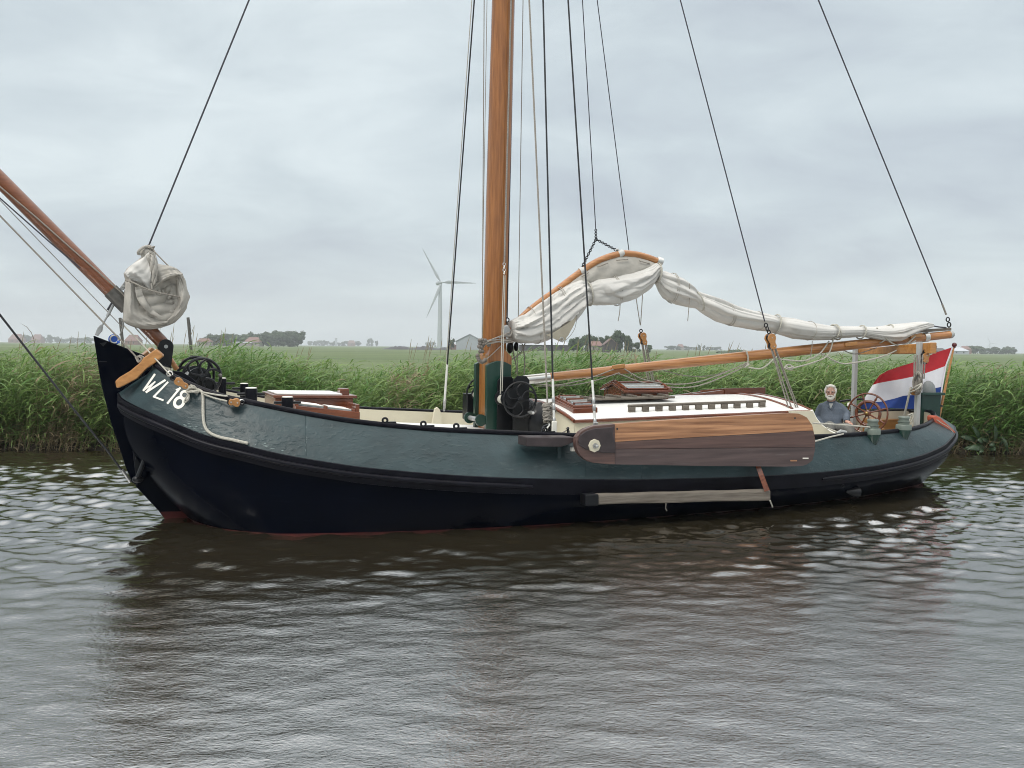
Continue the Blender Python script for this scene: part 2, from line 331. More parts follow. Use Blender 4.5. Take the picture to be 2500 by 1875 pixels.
# ================================================================== GROUND, WATER, HAZE
bkA, bkB = on_level(0, 1100), on_level(2480, 1109); BD = (bkB - bkA).normalized(); BN = Vector((-BD.y, BD.x, 0)); BLEN = (bkB - bkA).length
def bank_pt(s, w, z): p = bkA + BD * s + BN * w; return Vector((p.x, p.y, z))
def bank_z(w): return float(np.interp(w, [-.4, 0, .25, 1.2, 3.2], [-.5, -.03, .20, .50, .78]))
def edge_w(s): return .10 * math.sin(s * 1.3) + .07 * math.sin(s * 3.1 + 1) + .05 * math.sin(s * 7.3)
mbk = MB().grid([[bank_pt(s, w + (edge_w(s) if w < 1 else 0), bank_z(w)) for w in (-.4, -.1, 0, .1, .25, .6, 1.2, 2, 3.2, 4.2)] for s in np.linspace(-90, 120, 420)])
solo('canal_bank', mbk, 'mud', None, None, (0, 0, 0), kind='structure', smooth=80)
fr = [3.2, 6, 12, 25, 60, 150, 400, 1000, 2200, 4300]
fg = MB().grid([[Vector((bank_pt(s, w, .775 + .012 * math.sin(s * .1)).x if w < 5 else s * (1 + w / 160) + w * .02, bank_pt(s, w, 0).y if w < 400 else 24 + w, .775)) for w in fr] for s in np.linspace(-160, 190, 60)])
solo('meadow_field', fg, 'field', None, None, (0, 0, 0), kind='structure', smooth=80)
# water: a rippled surface round the boat, and a wide sheet just below it
gx = np.arange(-14, 15.001, .052); gy = np.arange(4.4, 26.6, .052); X, Y = np.meshgrid(gx, gy); Zw = np.zeros_like(X); wr_ = np.random.default_rng(11)
for i in range(80):
    lam = .15 * (4.2 ** wr_.random()); th = rad(90) + wr_.normal(0, .80); k = 2 * np.pi / lam; a = .0030 * lam * wr_.uniform(.5, 1.5) * (1 if lam < .7 else .8)
    Zw += a * np.sin(k * (X * np.cos(th) + Y * np.sin(th)) + wr_.uniform(0, 6.28) + .9 * np.sin(X * .43 + i) + .7 * np.sin(Y * .37 + 2 * i))
patch = .62 + .38 * np.sin(X * .31 + 1.2 * np.sin(Y * .23)) * np.sin(Y * .41 + .9 + np.sin(X * .17))
for (q, lam, amp) in ((0, .62, .010), (1, .9, .008)):   # low wash running off the bow and quarter
    dx, dy = X - STEM.x, Y - STEM.y; ph_ = (dx * -.55 + dy * -.83) if q == 0 else (dx * .25 - dy * .97)
    Zw += amp * np.sin(2 * np.pi * ph_ / lam + .6 * np.sin(X * .8) + .5 * np.sin(Y * 1.1)) * np.exp(-((np.hypot(dx, dy) - 1.5 - 3 * q) / 3.2) ** 2)
Zw *= (.55 + .6 * patch) * (.45 + 1.05 * np.clip((Y - 8) / 6, 0, 1))
ny_, nx_ = X.shape
me = bpy.data.meshes.new('canal_water'); co = np.c_[X.ravel(), Y.ravel(), Zw.ravel()]
ii = np.arange(ny_ * nx_).reshape(ny_, nx_); q4 = np.c_[ii[:-1, :-1].ravel(), ii[:-1, 1:].ravel(), ii[1:, 1:].ravel(), ii[1:, :-1].ravel()]
def raw_mesh(me, co, quads):
    me.vertices.add(len(co)); me.vertices.foreach_set('co', co.astype(np.float32).ravel()); k = quads.shape[1]
    me.loops.add(quads.size); me.loops.foreach_set('vertex_index', quads.astype(np.int32).ravel()); me.polygons.add(len(quads))
    me.polygons.foreach_set('loop_start', np.arange(0, quads.size, k, dtype=np.int32)); me.polygons.foreach_set('loop_total', np.full(len(quads), k, np.int32)); me.update(calc_edges=True)
raw_mesh(me, co, q4); me.polygons.foreach_set('use_smooth', np.ones(len(q4), bool))
wm_ = bpy.data.materials.new('brown_canal_water'); wm_.use_nodes = True; t = wm_.node_tree; n = t.nodes; l = t.links; b = n['Principled BSDF']
b.inputs['Base Color'].default_value = (.020, .0165, .0095, 1); b.inputs['Roughness'].default_value = .04; b.inputs['IOR'].default_value = 4.5
tcw = n.new('ShaderNodeTexCoord'); prev = None
# capillary ripples ruffle the open side of the canal; towards the far bank the surface is smoother between its wavelets
sxyz = n.new('ShaderNodeSeparateXYZ'); l.new(tcw.outputs['Object'], sxyz.inputs[0]); wob = n.new('ShaderNodeTexNoise'); wob.inputs['Scale'].default_value = .35; l.new(tcw.outputs['Object'], wob.inputs['Vector'])
yw = n.new('ShaderNodeMath'); yw.operation = 'MULTIPLY_ADD'; l.new(wob.outputs['Fac'], yw.inputs[0]); yw.inputs[1].default_value = 5.0; l.new(sxyz.outputs['Y'], yw.inputs[2])
mr = n.new('ShaderNodeMapRange'); l.new(yw.outputs[0], mr.inputs['Value']); mr.inputs['From Min'].default_value = 10.5; mr.inputs['From Max'].default_value = 15.5; mr.inputs['To Min'].default_value = 1.0; mr.inputs['To Max'].default_value = .18
for sc_, st_, strength, dist in ((7, (1, 1.4, 1), .24, .022), (20, (1, 1.6, 1), .32, .014), (52, (1, 1.3, 1), .26, .008)):
    mp = n.new('ShaderNodeMapping'); mp.inputs['Scale'].default_value = st_; l.new(tcw.outputs['Object'], mp.inputs[0]); nz = n.new('ShaderNodeTexNoise'); nz.inputs['Scale'].default_value = sc_; nz.inputs['Detail'].default_value = 3; nz.inputs['Distortion'].default_value = .5; l.new(mp.outputs[0], nz.inputs['Vector'])
    bp = n.new('ShaderNodeBump'); st2 = n.new('ShaderNodeMath'); st2.operation = 'MULTIPLY'; l.new(mr.outputs[0], st2.inputs[0]); st2.inputs[1].default_value = strength * 1.15; l.new(st2.outputs[0], bp.inputs['Strength']); bp.inputs['Distance'].default_value = dist; l.new(nz.outputs['Fac'], bp.inputs['Height'])
    if prev: l.new(prev, bp.inputs['Normal'])
    prev = bp.outputs[0]
l.new(prev, b.inputs['Normal']); me.materials.append(wm_)
wo = bpy.data.objects.new('canal_water', me); COL.objects.link(wo); wo['kind'] = 'structure'
M['water'] = wm_
solo('wide_water', MB().grid([[Vector((x, y, -.14)) for x in (-220, -60, 60, 220)] for y in (-120, -20, 10, 26.5)]), 'water', None, None, (0, 0, 0), kind='structure')

# reeds: stems with arching leaves, bent by the wind
can = np.array([(-300, 842), (0, 842), (70, 834), (140, 838), (250, 850), (330, 848), (430, 836), (520, 836), (600, 849), (700, 866), (790, 882), (900, 888), (960, 878), (1000, 858), (1060, 850), (1130, 852), (1200, 858), (1300, 855), (1380, 851), (1450, 850), (1520, 860), (1600, 868), (1700, 870), (1800, 866), (1900, 866), (2050, 870), (2150, 870), (2280, 876), (2400, 880), (2500, 893), (2800, 893)], float)
def s_of_px(px): p = at_depth(px, 900, bkA.y + 1.3 + BD.y / BD.x * (0)); q = EYE + ray(px, 900) * 1; d = ray(px, 900); # ray meets the line one metre behind the edge
def canopy(s):
    p = bank_pt(s, 1.2, 0); rel = p - EYE; px = 1250 + 2600 * rel.x / rel.y; py = np.interp(px, can[:, 0], can[:, 1]); d = ray(px, py); return EYE.z + d.z / d.y * p.y, px
def reeds(n, seed, wmin, wmax, leaves, dead_bias=0.0, smin=-6, smax=None, hscale=1.0, lw=(.020, .042)):
    g = np.random.default_rng(seed); smax = BLEN + 6 if smax is None else smax
    s = g.uniform(smin, smax, n); w = wmin + (wmax - wmin) * g.random(n) ** 1.35; ss = np.linspace(smin - 1, smax + 1, 260); cz, cpx = np.array([canopy(q) for q in ss]).T
    top = np.interp(s, ss, cz); px = np.interp(s, ss, cpx)
    ew = np.array([edge_w(q) for q in s]); bz = np.interp(w, [-.4, 0, .25, 1.2, 3.2], [-.5, -.03, .20, .50, .78]); wv = w + ew * (w < 1.2)
    patch_ = .5 + .5 * np.sin(s * 1.9 + 2 * np.sin(s * .7)) * np.sin(w * 2.2 + s)
    h = (top + .10 - bz) * g.uniform(.68, 1.07, n) * (.84 + .16 * patch_) * hscale; h = np.maximum(h, .35); h *= np.where(w < .35, g.uniform(.45, 1, n), 1)
    base = np.c_[bkA.x + BD.x * s + BN.x * wv, bkA.y + BD.y * s + BN.y * wv, bz - .05]
    lean = g.normal(.30, .13, n) + .12 * np.sin(s * .9); ly = g.normal(-.10, .16, n); ly -= np.where(w < .5, g.uniform(0, .35, n), 0)
    V, Q, T = [], [], []; o = 0
    deadp = .03 + dead_bias + .55 * (np.exp(-((px - 175) / 40) ** 2) + .8 * np.exp(-((px - 955) / 30) ** 2) + .7 * np.exp(-((px - 1520) / 35) ** 2) + .9 * np.exp(-((px - 2475) / 45) ** 2))
    isdead = g.random(n) < deadp
    hue = np.clip(g.normal(.5, .22, n) + .25 * np.sin(s * .8 + w), 0, 1)
    def colour(dead, hue_, low):
        live = np.array([.105, .225, .055])[None] * (1 - hue_[:, None]) + np.array([.270, .375, .125])[None] * hue_[:, None]; dd = np.array([.340, .275, .170])[None] * (.6 + .6 * g.random(len(hue_)))[:, None]
        k = np.clip(dead.astype(float) + low, 0, 1)[:, None]; return live * (1 - k) + dd * k
    def along(t): # point on the stem at fraction t
        t = t[:, None] if t.ndim == 1 else t
        return base + np.c_[(lean * h), (ly * h), np.zeros(n)] * t ** 2 + np.c_[np.zeros(n), np.zeros(n), h * (1 - .22 * np.abs(lean))] * t
    def strips(P, Wd, C):  # P: (m, k, 3) centre lines, Wd: (m, k) half-width vectors (m,k,3), C: (m,3)
        nonlocal o
        m, k, _ = P.shape; L = P - Wd; R_ = P + Wd; v = np.stack([L, R_], 2).reshape(m, k * 2, 3); V.append(v.reshape(-1, 3)); idx = np.arange(m)[:, None] * (k * 2) + o
        for j in range(k - 1): Q.append(np.c_[idx[:, 0] + 2 * j, idx[:, 0] + 2 * j + 1, idx[:, 0] + 2 * j + 3, idx[:, 0] + 2 * j + 2])
        T.append(np.repeat(C, k * 2, 0)); o += m * k * 2
    ts = np.linspace(0, .93, 4); P = np.stack([along(np.full(n, q)) for q in ts], 1); sw_ = np.array([.006, .005, .004, .002]); a = g.uniform(0, 3.14, n)
    strips(P, np.stack([np.cos(a), np.sin(a), 0 * a], 1)[:, None, :] * sw_[None, :, None], colour(isdead, hue * .8, np.full(n, .25)))
    for j in range(leaves):
        t0 = np.clip((j + g.uniform(.1, 1.0, n)) / leaves, .08, .97); az = g.normal(0, 1.0, n) + np.where(g.random(n) < .2, 2.6, 0); L = h * g.uniform(.22, .40, n) * np.where(t0 > .85, .75, 1); el = g.uniform(.6, 1.25, n); el2 = el - g.uniform(.9, 2.1, n)
        low = np.clip((.24 - t0) / .10, 0, 1) * (g.random(n) < .7); p = along(t0); pts = [p]; k = 5
        for q in range(1, k):
            e_ = el + (el2 - el) * (q - .5) / (k - 1); st_ = L / (k - 1); d = np.c_[np.cos(az) * np.cos(e_) + .42, np.sin(az) * np.cos(e_), np.sin(e_)]; d /= np.linalg.norm(d, axis=1)[:, None]; p = p + d * st_[:, None]; pts.append(p)
        P = np.stack(pts, 1); wd = g.uniform(lw[0], lw[1], n) / 2; prof = np.array([.6, 1, .9, .6, .06]); side = np.c_[-np.sin(az), np.cos(az), g.uniform(-.5, .5, n)]; side /= np.linalg.norm(side, axis=1)[:, None]
        strips(P, side[:, None, :] * (wd[:, None] * prof[None])[..., None], colour(isdead, np.clip(hue + g.normal(0, .16, n), 0, 1), low))
    return np.concatenate(V), np.concatenate(Q), np.concatenate(T)
def foliage(name, data, mat, kind='stuff'):
    v, q, c = data; me = bpy.data.meshes.new(name); raw_mesh(me, v, q); ca = me.color_attributes.new('tint', 'FLOAT_COLOR', 'POINT'); ca.data.foreach_set('color', np.c_[c, np.ones(len(c))].astype(np.float32).ravel())
    me.materials.append(M[mat]); o_ = bpy.data.objects.new(name, me); COL.objects.link(o_); o_['kind'] = kind; return o_
rd = foliage('reed_bed', reeds(11000, 21, .02, 3.6, 8), 'reed')
foliage('waterside_dead_reeds', reeds(3200, 33, -.05, .55, 4, dead_bias=.82, hscale=.42, lw=(.010, .020)), 'reed')
# tall thin grass stalks standing out above the reeds
g = np.random.default_rng(5); V, Q, T, o = [], [], [], 0
for cpx, sp, cnt, up in ((450, 60, 22, .50), (640, 60, 8, .30), (1010, 20, 8, .42), (1060, 60, 14, .35), (1150, 30, 10, .45), (1440, 60, 18, .45), (1530, 40, 12, .30), (1720, 60, 12, .32), (1830, 60, 16, .38), (2060, 40, 8, .2), (130, 80, 10, .35), (300, 60, 10, .3)):
    for k in range(int(cnt * .6)):
        px = g.normal(cpx, sp); d = ray(px, 900); s = ((EYE + d * ((bkA.y + 1.5) / d.y)) - bkA).dot(BD); w = g.uniform(.8, 3); ct = canopy(s)[0]; b_ = bank_pt(s, w, bank_z(w)); H = ct - b_.z + up * g.uniform(.3, 1); ln = g.uniform(.05, .22); pts = [b_ + Vector((ln * H * t * t, 0, H * t)) for t in (0, .4, .75, .93, 1)]; ws = (.004, .003, .0028, .008, .002)
        for p, ww in zip(pts, ws): V += [(p.x - ww, p.y, p.z), (p.x + ww, p.y, p.z)]; T += [(.34, .29, .19)] * 2
        for j in range(4): Q.append((o + 2 * j, o + 2 * j + 1, o + 2 * j + 3, o + 2 * j + 2))
        o += 10
foliage('grass_stalks', (np.array(V), np.array(Q), np.array(T)), 'reed')
# a clump of broad dock leaves at the waterline, astern of the boat
dk = thing('dock_plant', 'broad-leaved dock plant drooping into the water at the bank astern of the boat', 'plant', on_level(2400, 1106), WORLD)
for k, (bx, by, tx, ty, wd) in enumerate(((2395, 1085, 2345, 1066, .16), (2398, 1090, 2372, 1038, .15), (2400, 1080, 2386, 1076, .17), (2405, 1092, 2360, 1099, .17), (2420, 1080, 2385, 1074, .15), (2425, 1085, 2435, 1046, .12), (2430, 1090, 2415, 1087, .16), (2430, 1080, 2428, 1036, .13), (2440, 1088, 2443, 1082, .14), (2438, 1060, 2462, 1106, .09), (2410, 1095, 2432, 1104, .12), (2400, 1100, 2390, 1108, .12), (2420, 1070, 2405, 1050, .13), (2385, 1098, 2353, 1096, .12))):
    yb = at_depth(2400, 1000, bkB.y).y - .05 * (k % 4); a, b_ = at_depth(bx, by, yb), at_depth(tx, ty, yb - .15 - .05 * (k % 3)); d = b_ - a; sd = Vector((d.z, .5 * d.length, -d.x)).normalized(); rows = []
    for i in range(9):
        s = i / 8; p = a + d * s + Vector((0, -.08 * math.sin(math.pi * s), .05 * math.sin(math.pi * s))); ww = wd * .5 * math.sin(math.pi * min(1, .06 + s * .94)) ** .7 * (1.25 - .5 * s); rows.append([p - sd * ww + Vector((0, .02, .012 * math.sin(5 * s + k))), p + Vector((0, -.012, 0)), p + sd * ww + Vector((0, .02, -.012 * math.sin(4 * s)))])
    part('leaf', MB().grid(rows), 'dock', dk, smooth=80)
# two leaning fence posts behind the reeds
for (tx, ty, bx, by, lb_t) in ((459, 775, 468, 880, 'leaning grey fence post standing in the reeds behind the windlass'), (293, 776, 303, 880, 'thin fence post standing in the reeds behind the stem')):
    y_ = at_depth(bx, by, bkA.y + 3.0).y; a, b_ = at_depth(bx, by, y_), at_depth(tx, ty, y_); a = a + (a - b_) * .9
    f_ = thing('fence_post', lb_t, 'fence post', a, WORLD); part('shaft', MB().tube([a, a.lerp(b_, .5) + Vector((.01, 0, 0)), b_], [.042, .038, .036], 8), 'post', f_); part('wire', MB().tube([b_ + Vector((.035, 0, -.03)), b_ + Vector((.07, 0, -.25)), b_ + Vector((.06, 0, -.6))], .004, 5), 'wireb', f_)

# ------------------------------------------------------------------ far land
FZ = .775
def crown_mesh(name, seed, lumps, n, size, mat):
    g = np.random.default_rng(seed); C = np.array([l_[:3] for l_ in lumps]); R = np.array([l_[3] for l_ in lumps]); wgt = R ** 2 / (R ** 2).sum(); V, Q = [], []
    pick = g.choice(len(R), n, p=wgt); d = g.normal(size=(n, 3)); d /= np.linalg.norm(d, axis=1)[:, None]; rr = R[pick] * g.uniform(.55, 1.06, n) ** .6; P = C[pick] + d * rr[:, None] * np.array([1, 1, .92])
    a = g.normal(size=(n, 3)); a /= np.linalg.norm(a, axis=1)[:, None]; b = np.cross(a, g.normal(size=(n, 3))); b /= np.linalg.norm(b, axis=1)[:, None]; s = size * g.uniform(.5, 1.3, n)[:, None]
    v = np.stack([P - a * s, P + b * s * .7, P + a * s, P - b * s * .7], 1).reshape(-1, 3); q = np.arange(4 * n).reshape(-1, 4)
    core = MB()
    for l_ in lumps: core.ball(l_[:3], l_[3] * .72, 8, 6)
    me = bpy.data.meshes.new(name); bm = bmesh.new(); 
    vv = [bm.verts.new(p) for p in v]
    for f in q: bm.faces.new([vv[i] for i in f])
    cv = [bm.verts.new(p) for p in core.v]
    for f in core.f: bm.faces.new([cv[i] for i in f])
    bm.to_mesh(me); bm.free(); me.materials.append(M[mat]); return me
def lumpset(seed, k, flat=1.0):
    g = np.random.default_rng(seed); L = [(0, 0, .62, .30)]
    for i in range(k + 3): a = g.uniform(0, 6.28); r = g.uniform(.12, .34); L.append((r * math.cos(a), r * math.sin(a), g.uniform(.15, .84), g.uniform(.13, .22)))
    return L
CROWNS = [crown_mesh('tree_crown', 40 + i, lumpset(60 + i, 9), 1100, .042, 'leafA' if i % 2 else 'leafB') for i in range(5)]
POPL = crown_mesh('tree_crown', 77, [(0, 0, .3, .16), (.02, 0, .48, .17), (-.02, 0, .66, .15), (0, .02, .82, .11), (0, 0, .93, .06)], 900, .035, 'leafA')
TRUNK = MB().tube([Vector((0, 0, 0)), Vector((.01, 0, .25)), Vector((0, 0, .6))], [.035, .026, .012], 7).tube([Vector((0, 0, .28)), Vector((.16, .04, .55))], [.016, .006], 5).tube([Vector((0, 0, .25)), Vector((-.17, -.03, .5))], [.016, .006], 5)
trm = _mesh('tree_trunk', TRUNK, M['bark'], (0, 0, 0), 60)
tcount = [0]
def tree(px, d, topy, wpx, label, group, cr=None):
    """a tree standing on the meadow d metres away, as tall and wide as it shows"""
    t = at_depth(px, topy, d); hgt = t.z - FZ; wid = wpx / 2600 * d; k = tcount[0]; tcount[0] += 1
    r = bpy.data.objects.new('tree', None); COL.objects.link(r); r.location = (t.x, d, FZ); r.rotation_euler = (0, 0, k * 1.7); tag(r, label, 'tree', group)
    c = bpy.data.objects.new('crown', CROWNS[k % 5] if cr is None else cr); COL.objects.link(c); c.parent = r; c.scale = (wid / .85, wid / .85, hgt * 1.0)
    q = bpy.data.objects.new('trunk', trm); COL.objects.link(q); q.parent = r; q.scale = (hgt * .9, hgt * .9, hgt)
    return r
def row(x0, x1, n, d, ytop, wpx, label, group, jit=5, seed=0):
    g = np.random.default_rng(seed); ORD = ('first', 'second', 'third', 'fourth', 'fifth', 'sixth', 'seventh')
    for i in range(n):
        lab = label.replace('@', ORD[i]) if '@' in label else label
        x = x0 + (x1 - x0) * (i + .5) / n + g.normal(0, 2); y = (np.interp(x, ytop[0], ytop[1]) if isinstance(ytop, tuple) else ytop) + abs(g.normal(0, jit)); tree(x, d + g.uniform(-30, 30), y, wpx * g.uniform(.8, 1.25), lab, group)
row(503, 730, 22, 880, ([500, 520, 560, 575, 600, 620, 640, 660, 700, 735], [818, 815, 814, 812, 818, 811, 812, 808, 807, 808]), 36, 'dark leafy tree of the windbreak round the red-roofed farmhouse', 'trees of the farm windbreak', 2.0, 1)
row(752, 800, 5, 2500, 830, 16, 'hazy blue-grey tree of the distant grove beside the church tower', 'distant trees beside the church tower', 1.5, 2); row(800, 880, 7, 2400, 831, 15, 'hazy blue-grey tree of the distant grove beside the church tower', 'distant trees beside the church tower', 1.5, 3)
tree(900, 2300, 826, 10, 'small round hazy tree standing apart, the nearer to the church tower of a pair', 'lone hazy trees on the horizon'); tree(908, 2300, 826, 9, 'small round hazy tree of a pair, the one nearer the dark meadow heap', 'lone hazy trees on the horizon'); tree(919, 2000, 832, 9, 'low hazy bush just before the dark meadow heap', None)
row(1040, 1065, 3, 2300, 834, 14, '@ faint hazy tree towards the turbine tower beyond the silage heap', 'faint trees by the turbine', 1.0, 4)
row(28, 110, 9, 1900, ([20, 60, 75, 90, 110], [822, 812, 818, 818, 821]), 16, 'hazy tree among the red-roofed farms at the edge of the meadow', 'trees round the hazy farms', 2, 5); row(112, 228, 12, 2100, ([112, 130, 150, 215, 228], [818, 816, 824, 822, 828]), 15, 'faint low tree in the hazy line beyond the meadow', 'faint far tree line', 2, 6)
tree(1103, 520, 827, 13, 'small dark shrub-like tree between turbine and grey shed', None)
row(1394, 1475, 7, 430, ([1390, 1405, 1425, 1445, 1460, 1475], [828, 818, 822, 815, 818, 822]), 26, '@ green tree from the mast side in the clump behind the orange-roofed house', 'trees behind the orange-roofed house', 2, 7)
for px, ty, w, lb_ in ((1486, 818, 26, 'bushy tree behind the gabled barn, beside the orange-roofed house'), (1502, 806, 28, 'tallest bushy tree, rising straight over the brown gabled barn'), (1516, 812, 24, 'bushy tree just past the tallest one over the gabled barn'), (1531, 813, 22, 'slimmer bushy tree clear of the gabled barn, next to the lowest one'), (1538, 826, 18, 'lowest tree at the open end of the clump by the gabled barn')): tree(px, 420, ty, w, lb_, 'trees behind the brown barn')
tree(1556, 430, 835, 20, 'low dark tree in the open beyond the brown barn', None); tree(1586, 430, 842, 16, 'round dark bush farthest from the brown barn', None)
row(1632, 1680, 5, 1500, 842, 18, '@ hazy tree from the hanging block round the pink-roofed farm', 'trees round the pink-roofed farm', 1.5, 8); row(1682, 1705, 3, 1600, 846, 12, '@ low hazy bush past the pink-roofed farm beyond the boom', 'bushes beyond the pink-roofed farm', 1, 9); tree(1707, 1300, 841, 7, 'thin hazy tree standing alone, shorter of two beyond the boom', None); tree(1718, 1300, 843, 7, 'thin hazy tree standing alone, squatter of two beyond the boom', None); row(1726, 1760, 4, 1700, 846, 14, '@ faint hazy bush before the dark clipped hedge above the boom', 'faint bushes above the boom', 1, 10)
tree(2285, 900, 838, 16, 'dark pointed tree beside the gallows behind the flag', None, POPL)
row(2352, 2400, 5, 1000, ([2350, 2375, 2400], [845, 838, 850]), 26, '@ hazy tree from the flag staff in the grove behind the long shed', 'trees behind the long barn', 2, 11); row(2398, 2440, 4, 1050, 846, 24, '@ hazy tree from the flag staff side between the two astern groves', 'trees between the astern groves', 2, 12); row(2438, 2478, 4, 1050, 845, 24, '@ hazy tree from the flag staff side of the last grove astern', 'trees of the last grove astern', 2, 13)
def house(name, label, cat, x0, x1, ybase, yeave, yridge, d, wall, roof, depth=9, gable=False, windows=3, group=None):
    a, b = at_depth(x0, ybase, d), at_depth(x1, ybase, d); ze, zr_ = at_depth((x0 + x1) / 2, yeave, d).z, at_depth((x0 + x1) / 2, yridge, d).z; z0 = FZ - .1; X0, X1 = a.x, b.x; mid = (X0 + X1) / 2
    t = thing(name, label, cat, (mid, d, FZ), WORLD, group); ov = .04 * (X1 - X0)
    if gable:
        part('wall', MB().prism([Vector((X0, d, z0)), Vector((X1, d, z0)), Vector((X1, d, ze)), Vector((mid, d, zr_ - .1)), Vector((X0, d, ze))], (0, depth, 0)), wall, t, smooth=0)
        for s_ in (-1, 1):
            xe = X0 - ov if s_ < 0 else X1 + ov; zo = ze - ov * (zr_ - ze) / (mid - X0); part('roof', MB().prism([Vector((xe, d - .4, zo)), Vector((mid, d - .4, zr_)), Vector((mid, d - .4, zr_ + .25)), Vector((xe, d - .4, zo + .25))], (0, depth + .8, 0)), roof, t, smooth=0)
    else:
        part('wall', MB().box((mid, d + depth / 2, (z0 + ze) / 2), (X1 - X0, depth, ze - z0)), wall, t, smooth=0)
        hip = .18 * (X1 - X0); part('roof', MB().add([Vector((X0 - ov, d - .4, ze)), Vector((X1 + ov, d - .4, ze)), Vector((X1 + ov, d + depth + .4, ze)), Vector((X0 - ov, d + depth + .4, ze)), Vector((X0 + hip, d + depth / 2, zr_)), Vector((X1 - hip, d + depth / 2, zr_))], [(3, 2, 1, 0), (0, 1, 5, 4), (1, 2, 5), (2, 3, 4, 5), (3, 0, 4)]), roof, t, smooth=0)
    for i in range(windows):
        x = X0 + (X1 - X0) * (i + .75) / (windows + .5); part('window', MB().box((x, d - .03, (z0 + ze) / 2 + .2), ((X1 - X0) * .07, .1, (ze - z0) * .45)), 'pane', t, smooth=0)
    return t
house('farmhouse', 'farmhouse with a broad red hipped roof in front of the dark windbreak', 'farmhouse', 597, 632, 841, 834, 823, 840, 'plaster', 'roofred', 14)
house('farm_shed', 'long low white shed beside the red-roofed farmhouse', 'shed', 570, 612, 841, 836.5, 834.5, 835, 'plaster', 'shedroof', 6, windows=2)
house('farmhouse', 'small red-brown roofed house half hidden by grass stalks near the fence post', 'house', 480, 512, 840, 834, 826, 700, 'plaster', 'roofred', 8)
house('farmhouse', 'distant red-roofed farm showing between the bow ropes', 'farmhouse', 304, 336, 837, 832, 817, 900, 'brick', 'roofred', 12, windows=2)
house('farmhouse', 'hazy red-roofed farm nearest the edge of the meadow', 'farmhouse', 20, 52, 834, 829, 815, 1700, 'brick', 'roofred', 16, windows=2); house('farmhouse', 'hazy red-roofed farm between two low groves beyond the reeds', 'farmhouse', 75, 99, 835, 830, 816, 1700, 'brick', 'roofred', 16, windows=2)
tw = at_depth(820.5, 826, 2350); cht = thing('church_tower', 'square hazy church tower rising above distant trees', 'tower', (tw.x, 2350, FZ)); part('wall', MB().box((tw.x, 2350, (FZ + tw.z) / 2), (4.6, 4.6, tw.z - FZ)), 'shed', cht, smooth=0); part('roof', MB().box((tw.x, 2350, tw.z + .2), (5, 5, .5)), 'barnroof', cht, smooth=0)
house('farmhouse', 'faint pink-roofed house just past the church tower', 'house', 849, 866, 841, 838, 831, 2200, 'brick', 'roofred', 10, windows=1)
house('grey_shed', 'pale grey gabled shed standing between the wind turbine and the mast', 'shed', 1113, 1180, 849, 833, 816, 560, 'shed', 'shedroof', 20, True, 0)
house('red_shed', 'tiny red shed tucked against the grey gabled shed', 'shed', 1096, 1113, 848, 843, 840, 540, 'roofred', 'barnroof', 5, windows=0)
house('long_barn', 'long pale-roofed barn behind the bundled sail and the mast', 'barn', 1268, 1392, 850, 842, 825, 480, 'darkshed', 'shedroof', 22, windows=4)
house('farmhouse', 'orange-roofed house beside the brown gabled barn', 'house', 1440, 1472, 850, 844, 833, 415, 'plaster', 'roofred', 8, windows=2)
house('gabled_barn', 'brown gabled barn with dark boarded walls below tall trees', 'barn', 1476, 1509, 851, 842, 828, 400, 'darkshed', 'barnroof', 12, True, 2)
house('farmhouse', 'pale pink-roofed farm in haze beyond the boom', 'farmhouse', 1655, 1670, 852, 848, 840, 1500, 'plaster', 'roofred', 12, windows=1)
house('farmhouse', 'small hazy brick house between the gallows and the pointed tree', 'house', 2262, 2279, 860, 854, 847, 900, 'brick', 'roofred', 8, windows=1)
house('black_barn', 'dark roofed barn peeping out beside the flag', 'barn', 2290, 2312, 862, 858, 850, 820, 'darkshed', 'darkshed', 10, windows=0)
house('long_shed', 'long low shed with a pale roof astern of the flag staff', 'shed', 2322, 2366, 862, 857, 848, 820, 'shed', 'shedroof', 16, windows=2)
house('farmhouse', 'hazy pink-roofed farmhouse behind the long shed', 'farmhouse', 2350, 2372, 860, 853, 845, 960, 'brick', 'roofred', 10, windows=1)
hp_ = MB(); g = np.random.default_rng(3); xs_ = np.linspace(932, 1095, 40)
rows = []
for x in xs_:
    a = at_depth(x, 846, 470); hh = .5 + 1.1 * abs(math.sin(x * .05)) * g.uniform(.5, 1); e_ = min(1, (x - 930) / 12, (1097 - x) / 12); rows.append([Vector((a.x, 466, FZ - .05)), Vector((a.x, 467.5, FZ + hh * .8 * e_)), Vector((a.x, 470, FZ + hh * 1.2 * e_)), Vector((a.x, 473, FZ + hh * e_)), Vector((a.x, 475, FZ - .05))])
solo('silage_heap', hp_.grid(rows), 'wireb', 'long low black-sheeted silage heap on the meadow before the turbine', 'silage heap', None, WORLD)
hm_ = MB(); rows = []
for x in np.linspace(1752, 1815, 20):
    a = at_depth(x, 850, 500); hh = (1.3 if x > 1782 else .7) + .3 * math.sin(x); rows.append([Vector((a.x, 498, FZ - .05)), Vector((a.x, 499, FZ + hh)), Vector((a.x, 502, FZ + hh * 1.1)), Vector((a.x, 505, FZ - .05))])
solo('hedge', hm_.grid(rows), 'hedge', 'low dark clipped hedge on the skyline above the boom', 'hedge', None, WORLD)
